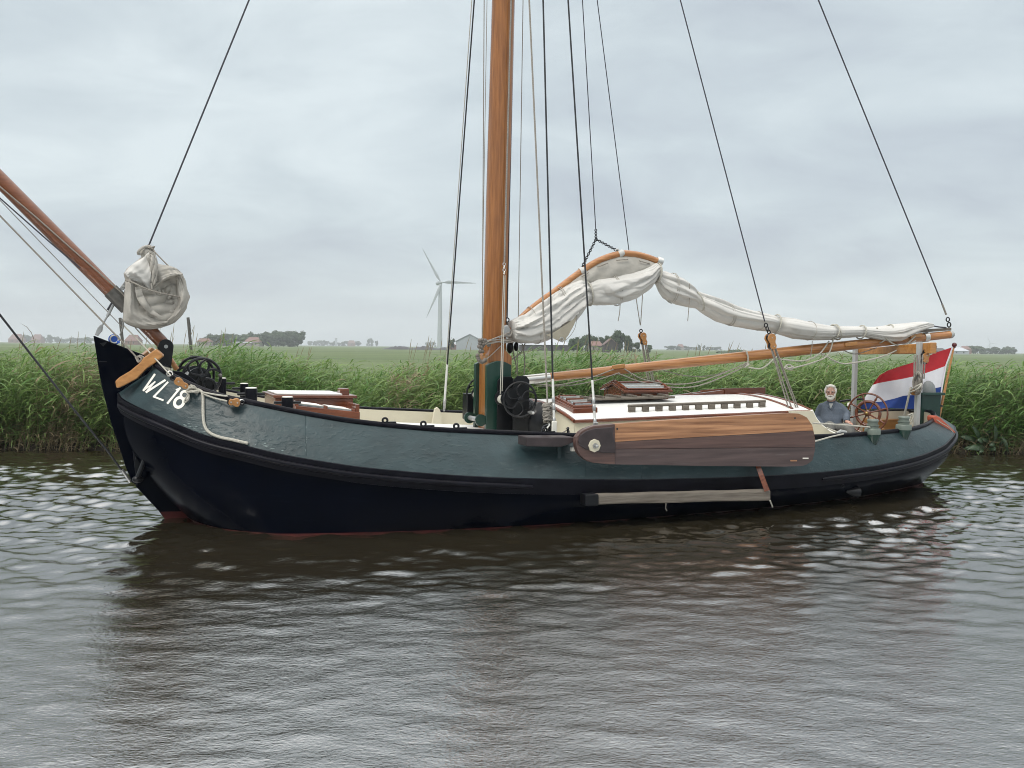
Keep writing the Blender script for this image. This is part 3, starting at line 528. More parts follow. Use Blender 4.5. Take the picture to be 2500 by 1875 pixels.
# wind turbine
TD = 945; hb = at_depth(1076, 690, TD); tb0 = at_depth(1073.5, 840, TD)
tur = thing('wind_turbine', 'white three-bladed wind turbine standing in the meadow beyond the reeds', 'wind turbine', (tb0.x, TD, FZ))
part('tower', MB().lathe((tb0.x, TD, FZ), (0, 0, 1), [(2.35, 0), (1.95, (hb.z - FZ) * .4), (1.35, hb.z - FZ - 1.2)], 24), 'turb', tur)
yaw_ = rad(-28); ax_ = Vector((math.sin(-yaw_), -math.cos(yaw_), .06)).normalized(); hub_ = hb + ax_ * 1.0
part('nacelle', MB().tube([hub_ - ax_ * 8.5, hub_ - ax_ * 8, hub_ - ax_ * 2, hub_ - ax_ * 1.0], [1.2, 1.8, 1.8, 1.2], 12), 'turb', tur)
part('hub', MB().lathe(hub_ - ax_ * 1.2, ax_, [(1.2, 0), (1.35, .8), (1.2, 1.8), (.6, 2.6), (.05, 2.9)], 16), 'turb', tur)
rx_ = Vector((-ax_.y, ax_.x, 0)).normalized(); rx_ = rx_ if rx_.x > 0 else -rx_; ry_ = Vector((0, 0, 1))
for ang in (1, 122, 246):
    a = rad(ang); d = rx_ * math.cos(a) + ry_ * math.sin(a); c = (rx_ * -math.sin(a) + ry_ * math.cos(a)); rows = []
    for t_, ch_, th_ in ((.03, 1.0, 1.0), (.08, 1.0, .9), (.16, 2.6, .7), (.22, 2.9, .6), (.45, 2.0, .35), (.7, 1.3, .2), (.9, .75, .12), (1, .2, .05)):
        tw_ = rad(14) * (1 - t_); cc = c * math.cos(tw_) + ax_ * math.sin(tw_); nn = d.cross(cc); rows.append([hub_ + d * (34.5 * t_) + cc * (ch_ * (.5 * math.cos(q) + .18)) + nn * (th_ * .5 * math.sin(q)) for q in np.linspace(0, 6.283, 12, endpoint=False)])
    part('blade', MB().grid(rows, closed=True), 'turb', tur, smooth=70)
# a far turbine blade tip shows over the astern grove
t2 = at_depth(2417, 838, 3200); tur2 = thing('wind_turbine', 'very distant wind turbine half hidden behind the astern grove', 'wind turbine', (t2.x, 3200, FZ)); part('tower', MB().lathe((t2.x, 3200, FZ), (0, 0, 1), [(2, 0), (1.2, t2.z - FZ)], 12), 'turb', tur2)
for ang in (115, 355, 235): a = rad(ang); part('blade', MB().tube([t2 + Vector((0, -2, 0)), t2 + Vector((10 * math.cos(a), -2, 10 * math.sin(a))), t2 + Vector((26 * math.cos(a), -2, 26 * math.sin(a)))], [.8, 1.1, .2], 6), 'turb', tur2)

# haze: even, thin air round everything
hz = MB().box((0, 2080, 49), (6400, 4500, 110)); ho = solo('haze', hz, 'water', None, None, (0, 0, 0), kind='stuff', smooth=0)
hm2 = bpy.data.materials.new('thin_haze'); hm2.use_nodes = True; t = hm2.node_tree
for n in list(t.nodes):
    if n.type == 'BSDF_PRINCIPLED': t.nodes.remove(n)
pv = t.nodes.new('ShaderNodeVolumePrincipled'); pv.inputs['Color'].default_value = (.90, .95, .97, 1); pv.inputs['Density'].default_value = .00031; pv.inputs['Anisotropy'].default_value = 0.0
t.links.new(pv.outputs[0], next(n for n in t.nodes if n.type == 'OUTPUT_MATERIAL').inputs['Volume']); ho.data.materials.clear(); ho.data.materials.append(hm2)

# ================================================================== THE SAILING BARGE
boat = thing('sailing_barge', 'dark green and black wooden-masted sailing barge with varnished spars lying in the canal', 'sailing boat', (0, 0, 0), BOAT)
GT = [(.06, 0, 1.98), (-.06, .28, 2.01), (-.13, .46, 2.045), (-.14, .55, 2.04), (.03, .7, 1.917), (.36, .95, 1.755), (.66, 1.13, 1.658), (.87, 1.23, 1.617), (1.33, 1.41, 1.521), (1.8, 1.58, 1.436), (2.29, 1.7, 1.365), (3.1, 1.83, 1.285), (3.85, 1.89, 1.24), (4.68, 1.95, 1.195), (5.5, 2.0, 1.16), (7, 2.02, 1.11), (8, 1.99, 1.085), (8.91, 1.9, 1.074), (9.34, 1.85, 1.076), (9.97, 1.73, 1.079), (10.74, 1.54, 1.089), (11.17, 1.41, 1.1), (11.67, 1.17, 1.137), (12.09, .88, 1.18), (12.4, .6, 1.22), (12.65, .3, 1.25), (12.75, 0, 1.26)]
RT = [(-.30, 0, 1.66), (-.42, .04, 1.68), (-.54, .14, 1.69), (-.56, .21, 1.655), (-.51, .3, 1.595), (-.3, .64, 1.49), (-.07, .88, 1.396), (.36, 1.24, 1.22), (.79, 1.53, 1.114), (1.22, 1.73, 1.011), (1.73, 1.91, .922), (2.2, 2.04, .854), (3, 2.17, .77), (3.72, 2.24, .712), (4.26, 2.28, .68), (5, 2.3, .647), (5.8, 2.31, .618), (7.34, 2.25, .585), (8.44, 2.17, .580), (9.23, 2.06, .588), (10.06, 1.92, .62), (11.02, 1.7, .702), (11.79, 1.4, .805), (12.11, 1.23, .88), (12.5, .95, .96), (12.85, .6, 1.03), (13.05, .3, 1.06), (13.1, 0, 1.07)]
WT = [(.30, 0, 0), (.36, .35, 0), (.48, .80, 0), (.69, 1.2, 0), (1.0, 1.5, 0), (1.29, 1.69, 0), (2, 1.84, 0), (3.44, 1.99, 0), (5.42, 1.96, 0), (7.82, 1.67, 0), (9.3, 1.4, 0), (10.54, 1.05, 0), (11.14, .82, 0), (11.85, .55, 0), (12.4, .3, 0), (12.7, 0, 0)]
NS = 150
def resample(T, n=NS):
    T = np.array(T, float); P = [Vector(t) for t in T]; P = smoothpath(P, 24 * len(P)); P = np.array([tuple(p) for p in P]); P[:, 1] = np.maximum(P[:, 1], 0)
    s = np.r_[0, np.cumsum(np.hypot(np.diff(P[:, 0]), np.diff(P[:, 1])))]; s /= s[-1]
    q = np.linspace(0, 1, n); q = q + 0.03 * np.sin(2 * np.pi * q) * -1
    return np.c_[np.interp(q, s, P[:, 0]), np.interp(q, s, P[:, 1]), np.interp(q, s, P[:, 2])]
Gc, Rc, Wc = resample(GT), resample(RT), resample(WT)
_i0 = int(np.argmin(Gc[:75, 0]))
def gz(u): return float(np.interp(u, Gc[_i0:, 0], Gc[_i0:, 2]))
def gb(u): return float(np.interp(u, Gc[_i0:, 0], Gc[_i0:, 1]))
def outward(C):
    t = np.gradient(C[:, :2], axis=0); n = np.c_[-t[:, 1], t[:, 0]]; n /= np.linalg.norm(n, axis=1)[:, None] + 1e-9
    return np.c_[n, np.zeros(len(n))]
ON = outward(Rc); ONg = outward(Gc)
def both(C):
    """a half curve (port, y>=0) as one loop round the boat: port side stem to stern, then starboard back"""
    P = [Vector((c[0], -c[1], c[2])) for c in C]; S_ = [Vector((c[0], c[1], c[2])) for c in C[::-1]]
    return P + S_[1:-1]
def loft(levels):
    mb = MB(); mb.grid([both(L) for L in levels], closed=True); return mb
def hull_level(t):
    """t=1 at the wale's lower edge, 0 at the waterline, negative below water"""
    Tp = Rc - ON * .03; Tz = Rc[:, 2] - .20
    if t >= 0:
        f = math.sin(t * math.pi / 2) ** .9
        L = Wc + (Tp - Wc) * f; L[:, 2] = Tz * t
    else:
        q = -t; L = Wc.copy(); k = math.sqrt(max(0, 1 - q * q)); L[:, 1] *= k; L[:, 0] = 6.4 + (L[:, 0] - 6.4) * (1 - .08 * q); L[:, 2] = -.75 * q
    return L
hull = part('hull', loft([hull_level(t) for t in (1, .92, .84, .75, .66, .56, .46, .36, .27, .18, .09, 0, -.15, -.4, -.7, -.98)]), 'black', boat, smooth=60)
bl = []
for t in np.linspace(0, 1, 7):
    L = Gc + (Rc - Gc) * t; L = L + (ON * (1 - abs(2 * t - 1) ** 2) * .018); L[:, 2] = Gc[:, 2] + (Rc[:, 2] - Gc[:, 2]) * t; bl.append(L)
bulw_mb = loft(bl)
bulwark = part('bulwark', bulw_mb, 'green', boat, smooth=60)
def shift(C, o, dz): L = C + ON * o; L[:, 2] = C[:, 2] + dz; return L
part('wale_band', loft([shift(Rc, .002, .003), shift(Rc, .022, -.004), shift(Rc, .026, -.075), shift(Rc, .02, -.095), shift(Rc, .02, -.15), shift(Rc, .012, -.197), shift(Rc, -.028, -.203)]), 'wale', boat, smooth=35)
def side_tube(u0, u1, o, dz, r, side=-1, C=Rc, N_=ON, n=10):
    pts = []
    for c, nn_ in zip(C, N_):
        if u0 <= c[0] <= u1: p = c + nn_ * o; pts.append(Vector((p[0], side * p[1], c[2] + dz)))
    k = len(pts); rr = [r * min(1, .45 + i / 3, .45 + (k - 1 - i) / 3) for i in range(k)]
    return MB().tube(pts, rr, n)
part('rubbing_strake', side_tube(-.55, 4.28, .028, -.100, .034), 'wale', boat)
part('rubbing_strake', side_tube(8.75, 13.2, .028, -.098, .034), 'wale', boat)
part('rubbing_strake', side_tube(-.55, 4.28, .028, -.100, .034, 1), 'wale', boat)
part('rubbing_strake', side_tube(8.75, 13.2, .028, -.098, .034, 1), 'wale', boat)
bt = []
for z in (.040, .025, 0, -.06, -.12):
    if z >= 0:
        Tz = Rc[:, 2] - .20; L = Wc.copy()
        for i in range(NS):
            t = z / Tz[i]; f = math.sin(t * math.pi / 2) ** .9; L[i] = Wc[i] + (Rc[i] - ON[i] * .03 - Wc[i]) * f
    else: L = hull_level(z / .75)
    L = L + outward(L) * .004; L[:, 2] = z - .025 * 0; bt.append(L)
part('boot_stripe', loft(bt), 'boot', boat, smooth=60)
part('gunwale', MB().tube([Vector((c[0], -c[1], c[2])) for c in Gc] + [Vector((c[0], c[1], c[2])) for c in Gc[::-1]][1:-1], .036, 10, closed=True), 'wale', boat)
# inside of the bulwark, deck and cockpit sole
def deckz(u, y=0):
    if u > 9.6: return .46
    b = max(gb(u), .2); return gz(u) - .21 + .11 * max(0, 1 - (y / b) ** 2)
Gi = Gc - ONg * .05; Gi[:, 1] = np.maximum(Gi[:, 1], 0)
inner = []
for q in (0, .5, 1):
    L = Gi.copy(); D = np.array([(deckz(c[0], c[1]) - .02) for c in Gc]); L[:, 2] = Gc[:, 2] - .004 + (D - Gc[:, 2]) * q; inner.append(L)
part('bulwark_lining', loft(inner), 'cream', boat, smooth=40)
def deck_rows(u0, u1, n):
    rows = []
    for u in np.linspace(u0, u1, n):
        b = max(gb(u) - .045, .02); rows.append([Vector((u, -b + 2 * b * k / 14, deckz(u, -b + 2 * b * k / 14))) for k in range(15)])
    return rows
part('foredeck', MB().grid(deck_rows(.0, 9.6, 60)), 'white', boat, smooth=40)
part('cockpit_sole', MB().grid(deck_rows(9.61, 12.7, 16)), 'grey', boat, smooth=40)
bw = gb(9.6) - .05
part('bulkhead', MB().box((9.6, 0, .68), (.05, 2 * bw, .5)), 'cream', boat, smooth=0)
# stem: a tall flat plate standing proud of the bow
SL = .065
stem_px = [(228, 819), (234, 855), (241, 903), (250, 950), (260, 988), (272, 1035), (288, 1082), (305, 1135), (322, 1178), (336, 1186), (372, 1150), (378, 1040), (362, 985), (372, 884), (350, 866)]
part('stem_post', MB().prism(A(stem_px, -SL), (0, 2 * SL, 0)), 'black', boat, smooth=0, bevel=.012)
part('forefoot', MB().prism(A([(331, 1187), (388, 1248), (398, 1262), (430, 1300), (560, 1310), (500, 1262), (440, 1247), (372, 1140)], -.045), (0, .09, 0)), 'black', boat, smooth=0, bevel=.01)
part('forefoot_boot_stripe', MB().prism(A([(391, 1249.5), (400, 1264), (430, 1300), (560, 1310), (520, 1267), (445, 1248.5)], -.048), (0, .096, 0)), 'boot', boat, smooth=0)
part('stem_rivet', MB().prism(A([(244, 838), (262, 835), (252, 846)], -.07), (0, .01, 0)), 'iron', boat, smooth=0)
part('stem_rivet', MB().prism(A([(241, 882), (261, 882), (261, 884), (241, 884)], -.075), (0, .012, 0)), 'iron', boat, smooth=0)
shp = A([(231, 818), (238, 800), (246, 792), (252, 796), (250, 808), (240, 820)], -.03)
part('stem_head_fitting', MB().prism(shp, (0, .06, 0)), 'galv', boat, smooth=0, bevel=.006)
# lettering on the bow
BV = BVHTree.FromPolygons([tuple(v) for v in bulw_mb.v], bulw_mb.f)
HV_mb = loft([hull_level(t) for t in (1, .9, .8, .7, .6, .5, .4, .3, .2, .1, 0)]); HV = BVHTree.FromPolygons([tuple(v) for v in HV_mb.v], HV_mb.f)
def on_hull(px, py, off=.004, tree=None):
    d = lray(px, py); hit, nrm, i, dist = (tree or BV).ray_cast(LEYE, d)
    if hit is None: return at(px, py, -1.2)
    if nrm.dot(d) > 0: nrm = -nrm
    return hit + nrm * off
def stroke(pts, w, off=.005):
    mb = MB()
    for (x0, y0), (x1, y1) in zip(pts[:-1], pts[1:]):
        dx, dy = x1 - x0, y1 - y0; l = math.hypot(dx, dy); nx_, ny_ = -dy / l * w / 2, dx / l * w / 2; rows = []
        for k in range(7):
            t = k / 6; x, y = x0 + dx * t, y0 + dy * t
            rows.append([on_hull(x + nx_ * s_, y + ny_ * s_, off) for s_ in (-1, 0, 1)])
        mb.grid(rows)
    return mb
def C7(p): return (330 + p[0] / 7.373, 880 + p[1] / 7.373)
def letters(lst, w): return [C7(p) for p in lst], w / 7.373
M['letter'] = material('white_lettering_paint', (0.74, 0.72, 0.64), 0.5, var=.05, scale=9)
wmb = MB()
for seg, w in (([(362, 246), (150, 550)], 38), ([(150, 550), (368, 380)], 24), ([(368, 380), (195, 575)], 24), ([(195, 578), (550, 352)], 38)):
    p, w_ = letters(seg, w); s_ = stroke(p, w_, .005 + .0006 * w / 24); wmb.add(s_.v, s_.f)
part('letter_w', wmb, 'letter', bulwark, smooth=0)
lmb = stroke([C7((597, 388)), C7((335, 660))], 34 / 7.4); s_ = stroke([C7((325, 648)), C7((515, 722))], 32 / 7.4, .0056); lmb.add(s_.v, s_.f)
part('letter_l', lmb, 'letter', bulwark, smooth=0)
omb = stroke([C7((818, 490)), C7((580, 780))], 38 / 7.4); s_ = stroke([C7((735, 532)), C7((822, 497))], 26 / 7.4, .0056); omb.add(s_.v, s_.f)
part('numeral_one', omb, 'letter', bulwark, smooth=0)
emb = MB()
for (c, ro, ri, sq) in (((893, 625), (90, 88), (46, 44), .0), ((795, 757), (122, 102), (64, 50), .0)):
    rows = []
    for i in range(33):
        a = 2 * math.pi * i / 32; ca, sa = math.cos(a), math.sin(a); row = []
        for k in (0, .5, 1):
            rx, ry = ri[0] + (ro[0] - ri[0]) * k, ri[1] + (ro[1] - ri[1]) * k; x, y = rx * ca, ry * sa
            an = rad(-52); X, Y = x * math.cos(an) - y * math.sin(an), x * math.sin(an) + y * math.cos(an)
            row.append(on_hull(*C7((c[0] + X, c[1] + Y)), .005 + (.0006 if ro[0] > 100 else 0)))
        rows.append(row)
    emb.grid(rows)
part('numeral_eight', emb, 'letter', bulwark, smooth=0)
for px, y0, y1 in ((745, 1010, 1113), (1430, 1128, 1170), (1566, 1140, 1170)):
    part('weld_seam', MB().tube([on_hull(px + (y - y0) * .02, y, .001) for y in np.linspace(y0, y1, 12)], .005, 5), 'green', bulwark)
M['scuff'] = material('chipped_paint_undercoat', (.12, .16, .155), .6, var=.25, scale=30)
g_ = np.random.default_rng(4); sc_ = MB()
for k in range(42):
    px = g_.choice([g_.uniform(745, 747.5), g_.uniform(560, 690), g_.uniform(430, 520)], p=[.3, .4, .3]); py = g_.uniform(1040, 1105) if 744 < px < 748 else np.interp(px, [430, 500, 593, 690], [1030, 1058, 1080, 1101]) - abs(g_.normal(0, 5)); w_, h_ = (g_.uniform(.5, 1.2), g_.uniform(1.5, 5)) if 744 < px < 748 else (g_.uniform(1.5, 6), g_.uniform(.5, 1.6))
    sc_.add([on_hull(px - w_, py, .0025), on_hull(px, py + h_, .0025), on_hull(px + w_, py + .4 * h_, .0025), on_hull(px + .3 * w_, py - h_, .0025)], [(0, 1, 2, 3)])
part('paint_scuffs', sc_, 'scuff', bulwark, smooth=0, kind='stuff')
# anchor hauled against the bow, hawse plate
amb = MB().prism(A([(327, 1060), (332, 1078), (345, 1140), (341, 1172), (334, 1160)], -.24), (0, .05, 0)).prism(A([(323.5, 1092), (328, 1104), (338, 1160), (334, 1170), (330, 1150)], -.27), (0, .05, 0))
amb.prism(A([(345, 1098), (351, 1110), (364, 1134), (376, 1130), (374, 1120), (358, 1106)], -.42), (0, .06, 0)).ball(at(336, 1170, -.2), (.07, .06, .05)).tube(A([(336, 1165), (352, 1125), (349, 1088)], -.38), .03)
part('anchor', amb, 'iron', boat, smooth=30)
# knightheads: varnished timbers braced over the bow
kn = [(283, 946), (281, 930), (291, 921), (318, 905), (343, 884), (350, 873), (361, 866), (380, 851.5), (397, 866), (396, 871), (377, 887), (357, 900), (333, 925), (303, 941), (288, 948)]
def lat_k(x): return -.40 - (x - 283) / 114 * .24
knl = [at(x, y, lat_k(x)) for x, y in kn]
part('knighthead', MB().prism(knl, (.03, .13, 0)), 'oak', boat, smooth=0, bevel=.016)
part('knighthead', MB().prism([Vector((p.x, -p.y, p.z)) for p in knl], (.03, -.13, 0)), 'oak', boat, smooth=0, bevel=.016)
part('bow_cap_plate', MB().prism(A([(413, 905), (424, 905), (445, 908), (466, 921), (484, 936), (470, 934), (440, 922)], -.62), (0, .05, 0)), 'wale', boat, smooth=0, bevel=.008)
# bowsprit with its heel bracket
b0, b1 = at(0, 439, 0), at(400, 840, 0); bd = (b1 - b0).normalized()
part('bowsprit', MB().tube([b0 - bd * 2.2, b0, b0.lerp(b1, .5), b1 - bd * .05, b1 + bd * .02], [.085, .097, .096, .083, .075], 20), 'spritwood', boat)
sl0, sl1 = at(262, 716, 0), at(304, 757, 0); dd_ = b0 + bd * (sl0 - b0).dot(bd); de_ = b0 + bd * (sl1 - b0).dot(bd)
part('bowsprit_sleeve', MB().tube([dd_, de_], .102, 20), 'sleeve', boat)
for sgn in (-1, 1):
    la = sgn * .10; cpt = at(405, 846, -.10); ctr = Vector((cpt.x, 0, cpt.z)); poly = []
    for a in np.linspace(rad(200), rad(-10), 14): poly.append((ctr.x + .095 * math.cos(a), ctr.z + .095 * math.sin(a)))
    e1, e2 = at(413, 905, -.1), at(393, 890, -.1); poly += [(e1.x, e1.z - .15), (e2.x, e2.z - .15)]
    part('bowsprit_bracket', MB().prism([Vector((x, la - .012, z)) for x, z in poly], (0, .024, 0)), 'iron', boat, smooth=30, bevel=.004)
part('bracket_pin', MB().lathe((ctr.x, -.13, ctr.z), (0, 1, 0), [(.024, 0), (.024, .26)], 12), 'galv', boat)
part('bowsprit_heel_prop', MB().tube(A([(412, 872), (432, 902)], .25), .035, 10), 'boomwood', boat)
# spoked wheels
def spoked_wheel(name, c, axis, R, r, hub, nsp, bend, ref, mat, parent, sp_r, handle=None, hmat='galv'):
    c = Vector(c); ax = Vector(axis).normalized(); x = (Vector(ref) - ax * ax.dot(Vector(ref))).normalized(); y = ax.cross(x)
    w = part(name, MB().ring(c, ax, R, r, 40, 8, ref), mat, parent)
    part('hub', MB().lathe(c - ax * .04, ax, [(hub * .6, 0), (hub, .01), (hub, .07), (hub * .6, .08)], 16), mat, w)
    for i in range(nsp):
        a = 2 * math.pi * i / nsp + .3; pts = []
        for t in np.linspace(.06, 1, 9):
            aa = a + bend * math.sin(t * math.pi) * (1 - .3 * t); pts.append(c + (x * math.cos(aa) + y * math.sin(aa)) * (R * t))
        part('spoke', MB().tube(pts, [sp_r * (1.25 - .35 * math.sin(math.pi * k / 8)) for k in range(9)], 7), mat, w)
    if handle:
        hp = c + (x * math.cos(handle) + y * math.sin(handle)) * R * .93
        part('handle', MB().lathe(hp, ax, [(.014, -.02), (.022, .03), (.026, .09), (.02, .16), (.006, .17)], 10), hmat, w)
    return w
wc = at(493, 920, -.38); uw, zw = wc.x, wc.z
spoked_wheel('windlass_wheel', (uw, -.38, zw), (0, -1, 0), .235, .019, .045, 6, .55, (1, 0, 0), 'iron', boat, .017, .1, 'sleeve')
spoked_wheel('windlass_wheel', (uw, .34, zw), (0, 1, 0), .235, .019, .045, 6, .55, (1, 0, 0), 'iron', boat, .017)
wl = MB().lathe((uw - .02, -.30, zw - .03), (0, 1, 0), [(.10, 0), (.15, .02), (.15, .05), (.09, .06), (.09, .56), (.15, .57), (.15, .62), (.10, .63)], 24)
wl.lathe((uw - .05, -.34, zw - .01), (0, 1, 0), [(.12, 0), (.12, .03)], 20).lathe((uw + .10, -.34, zw - .08), (0, 1, 0), [(.05, 0), (.05, .03)], 14)
part('windlass_drum', wl, 'iron', boat)
for s_ in (-.27, .27):
    part('windlass_frame', MB().prism([Vector((uw + a, s_, zw + b)) for a, b in ((-.22, -.35), (.24, -.35), (.16, -.05), (.06, .06), (-.08, .06), (-.16, -.05))], (0, .03, 0)), 'iron', boat, smooth=0, bevel=.006)
hood = [[Vector((uw - .26 + .22 * k / 6, -.2 + .5 * j, zw - .08 + .15 * math.sin(k / 6 * math.pi / 2))) for j in (0, 1)] for k in range(7)]
part('windlass_hood', MB().grid(hood), 'galv', boat)
# mooring bitts with white tops and cross bars
def bitt(px, ptop, pbot, lat, wpx):
    p = at(px, pbot, lat); q = at(px, ptop, lat); h = q.z - p.z; r = wpx / 2 / 185
    b = part('mooring_bitt', MB().lathe((p.x, lat, p.z - .1), (0, 0, 1), [(r, 0), (r, h + .095), (r * .97, h + .1)], 20), 'wale', boat)
    part('cap', MB().lathe((p.x, lat, p.z + h), (0, 0, 1), [(r * .95, .001), (r * .93, .008), (r * .7, .012)], 20), 'letter', b)
    part('cross_bar', MB().lathe((p.x - .17, lat, p.z + h * .55), (1, 0, 0), [(.012, 0), (.018, .01), (.018, .33), (.012, .34)], 10), 'iron', b)
bitt(613, 948, 979, -1.0, 28); bitt(701.5, 970, 998, -1.18, 27); bitt(596, 937, 962, .95, 22); bitt(543, 924, 950, .80, 20)
for px, py in ((857, 1022), (989, 1036), (1101, 1045), (1410, 1063)):
    g = at_z(px, py, 1.28); u = g.x; c = Vector((u, -gb(u), gz(u) + .035))
    part('fairlead', MB().ring(c + Vector((0, 0, .02)), (0.2, 1, 0), .03, .014, 14, 6).box(c + Vector((.06, 0, -.01)), (.16, .04, .03)), 'iron', boat)
# fore hatch and skylight
M['hatchwood'] = M['mahog']
fh0, fh1 = at(672, 998, -.15), at(862, 1000, -.15); hz0, hz1 = at(672, 966, -.15).z, at(862, 967, -.15).z
u0, u1 = fh0.x, fh1.x; la, lb = -.15, .72
hb = MB().prism([Vector((u0, la, deckz(u0) - .1)), Vector((u1, la, deckz(u1) - .1)), Vector((u1, la, hz1 - .03)), Vector((u0, la, hz0 - .03))], (0, lb - la, 0))
hatch = part('fore_hatch', hb, 'mahog', boat, smooth=0, bevel=.008)
part('hatch_trim', MB().prism([Vector((u0 - .03, la - .03, hz0 - .03)), Vector((u1 + .05, la - .03, hz1 - .03)), Vector((u1 + .05, la - .03, hz1 + .01)), Vector((u0 - .03, la - .03, hz0 + .01))], (0, lb - la + .06, 0)), 'mahog', hatch, smooth=0, bevel=.008)
part('hatch_lid', MB().prism([Vector((u0 + .03, la + .05, hz0 + .011)), Vector((u1 - .14, la + .05, hz1 + .011)), Vector((u1 - .14, la + .05, hz1 + .03)), Vector((u0 + .03, la + .05, hz0 + .03))], (0, lb - la - .1, 0)), 'white', hatch, smooth=0, bevel=.005)
part('lid_handle', MB().box((u1 - .08, .1, hz1 + .05), (.13, .16, .09)), 'mahog', hatch, smooth=0, bevel=.01)
s0, s1 = at(722, 1012, -.82), at(868, 1024, -.82); sz0 = at(715, 990, -.82).z; sz1 = at(868, 1006, -.82).z
sk = part('fore_skylight', MB().prism([Vector((s0.x, -.82, deckz(s0.x, .8) - .08)), Vector((s1.x + .06, -.82, deckz(s1.x, .8) - .08)), Vector((s1.x + .06, -.82, sz1)), Vector((s0.x, -.82, sz0))], (0, .58, 0)), 'mahog', boat, smooth=0, bevel=.008)
for k in range(4):
    y = -.76 + k * .135; part('glass_bar', MB().tube([Vector((s0.x + .06, y, sz0 + .02)), Vector((s1.x - .02, y, sz1 + .02))], .012, 6), 'steel', sk)
for f_ in (.02, .5, .97):
    x = s0.x + (s1.x - s0.x) * f_; z = sz0 + (sz1 - sz0) * f_; part('skylight_rail', MB().box((x, -.53, z + .015), (.05, .56, .045)), 'mahog', sk, smooth=0, bevel=.006)
part('skylight_rail', MB().box((s1.x + .03, -.53, sz1 + .05), (.05, .56, .10)), 'mahog', sk, smooth=0, bevel=.006)
part('skylight_pane', MB().prism([Vector((s0.x + .04, -.79, sz0 + .004)), Vector((s1.x, -.79, sz1 + .004)), Vector((s1.x, -.79, sz1 + .010)), Vector((s0.x + .04, -.79, sz0 + .010))], (0, .52, 0)), 'glass', sk, smooth=0)
# deck posts on the starboard side
part('deck_stanchion', MB().prism(A([(1055, 1036), (1080, 1036), (1078, 1012), (1074, 1000), (1068, 994), (1062, 998), (1059, 1012)], 1.72), (0, .05, 0)), 'cream', boat, smooth=0, bevel=.006)

# ------------------------------------------------------------------ mast and tabernacle
um = at(1207, 740, 0).x; mtop = at(1229, 0, 0); mb_ = at(1206, 870, 0)
md = (mtop - mb_).normalized()
part('mast', MB().tube([mb_ - md * .05, mb_ + md * .1, mb_ + md * 3, mtop, mtop + md * 4, mtop + md * 8.6], [.150, .178, .176, .166, .145, .10], 28), 'mastwood', boat)
MH = mtop + md * 8.2
uf = at(1191, 950, -.19).x
deckm = deckz(um) - .05
zt = at(1220, 881, -.3).z
part('mast_foot', MB().prism([Vector((uf, -.19, deckm)), Vector((uf + .37, -.19, deckm)), Vector((uf + .37, -.19, mb_.z)), Vector((uf + .08, -.17, mb_.z + .28)), Vector((uf + .005, -.19, mb_.z + .02))], (0, .38, 0)), 'mastwood', boat, smooth=0, bevel=.012)
u2 = at(1248, 960, -.28).x
for sgn in (-1, 1):
    poly = [(uf - .05, deckm), (u2, deckm), (u2, zt - .10)] + [(uf - .05 + (u2 - uf + .05) * t, zt - .1 + .10 * math.sin(math.pi * (.12 + .76 * t))) for t in np.linspace(1, 0, 9)]
    y0 = -.275 if sgn < 0 else .20
    part('tabernacle_cheek', MB().prism([Vector((a, y0, b)) for a, b in poly], (0, .075, 0)), 'tab', boat, smooth=30, bevel=.006)
rl = at(1169, 1024, -.1)
rolr = part('mast_foot_roller', MB().lathe((uf - .12, -.22, rl.z), (0, 1, 0), [(.035, 0), (.035, .44)], 14), 'galv', boat)
for y in (-.25, .22): part('roller_cheek', MB().lathe((uf - .12, y, rl.z), (0, 1, 0), [(.086, 0), (.086, .03)], 20), 'tab', rolr)
# halyard winches either side of the tabernacle
def winch(sgn):
    y0 = -.62 if sgn < 0 else .62
    c = at(1269.5, 975.5, -.76); cz = c.z; ucn = c.x
    ub0, ub1 = at(1231, 980, -.62).x, at(1292, 980, -.62).x; ztop = at(1260, 918, -.62).z
    def plate(y, a, b, zt_, name='winch_plate'):
        poly = [(a, deckz(a, .6) - .03), (b, deckz(b, .6) - .03), (b, zt_ - .06), (b - .05, zt_), (a + .05, zt_), (a, zt_ - .06)]
        part(name, MB().prism([Vector((p, y, q)) for p, q in poly], (0, .022, 0)), 'iron', boat, smooth=0, bevel=.004)
    plate(sgn * .62, ub0 + .14, ub1, ztop); plate(sgn * .36, ub0, ub1 - .12, ztop - .02)
    part('winch_drum', MB().lathe((ucn - .12, sgn * .36, cz), (0, sgn, 0), [(.11, 0), (.11, .02), (.07, .03), (.07, .22), (.11, .23), (.11, .25)], 18), 'iron', boat)
    part('winch_gear', MB().lathe((ucn - .05, sgn * .645, cz + .02), (0, sgn, 0), [(.14, 0), (.14, .02)], 26), 'iron', boat)
    part('winch_gear', MB().lathe((ucn + .14, sgn * .645, cz - .22), (0, sgn, 0), [(.07, 0), (.07, .02)], 18), 'iron', boat)
    part('winch_line', MB().lathe((ucn - .17, sgn * .44, cz - .01), (0, sgn, 0), [(.045, 0), (.060, .03), (.060, .11), (.045, .14)], 16), 'rope', boat)
    spoked_wheel('winch_wheel', (ucn, sgn * .76, cz), (0, sgn, 0), .245, .015, .045, 6, .75, (1, 0, 0), 'iron', boat, .010, rad(-52) if sgn < 0 else rad(40), 'galv')
winch(-1); winch(1)
tk = at(1312, 1058, -.55)
part('deck_tank', MB().lathe((tk.x, -.55, tk.z - .05), (0, 0, 1), [(.15, 0), (.19, .08), (.20, .2), (.19, .32), (.14, .42), (.08, .46), (.06, .5)], 24), 'iron', boat)
part('deck_tank', MB().lathe((tk.x - .05, -.15, tk.z - .05), (0, 0, 1), [(.15, 0), (.18, .08), (.18, .42), (.13, .5), (.05, .54)], 24), 'iron', boat)
fx = at(1137, 960, .9)
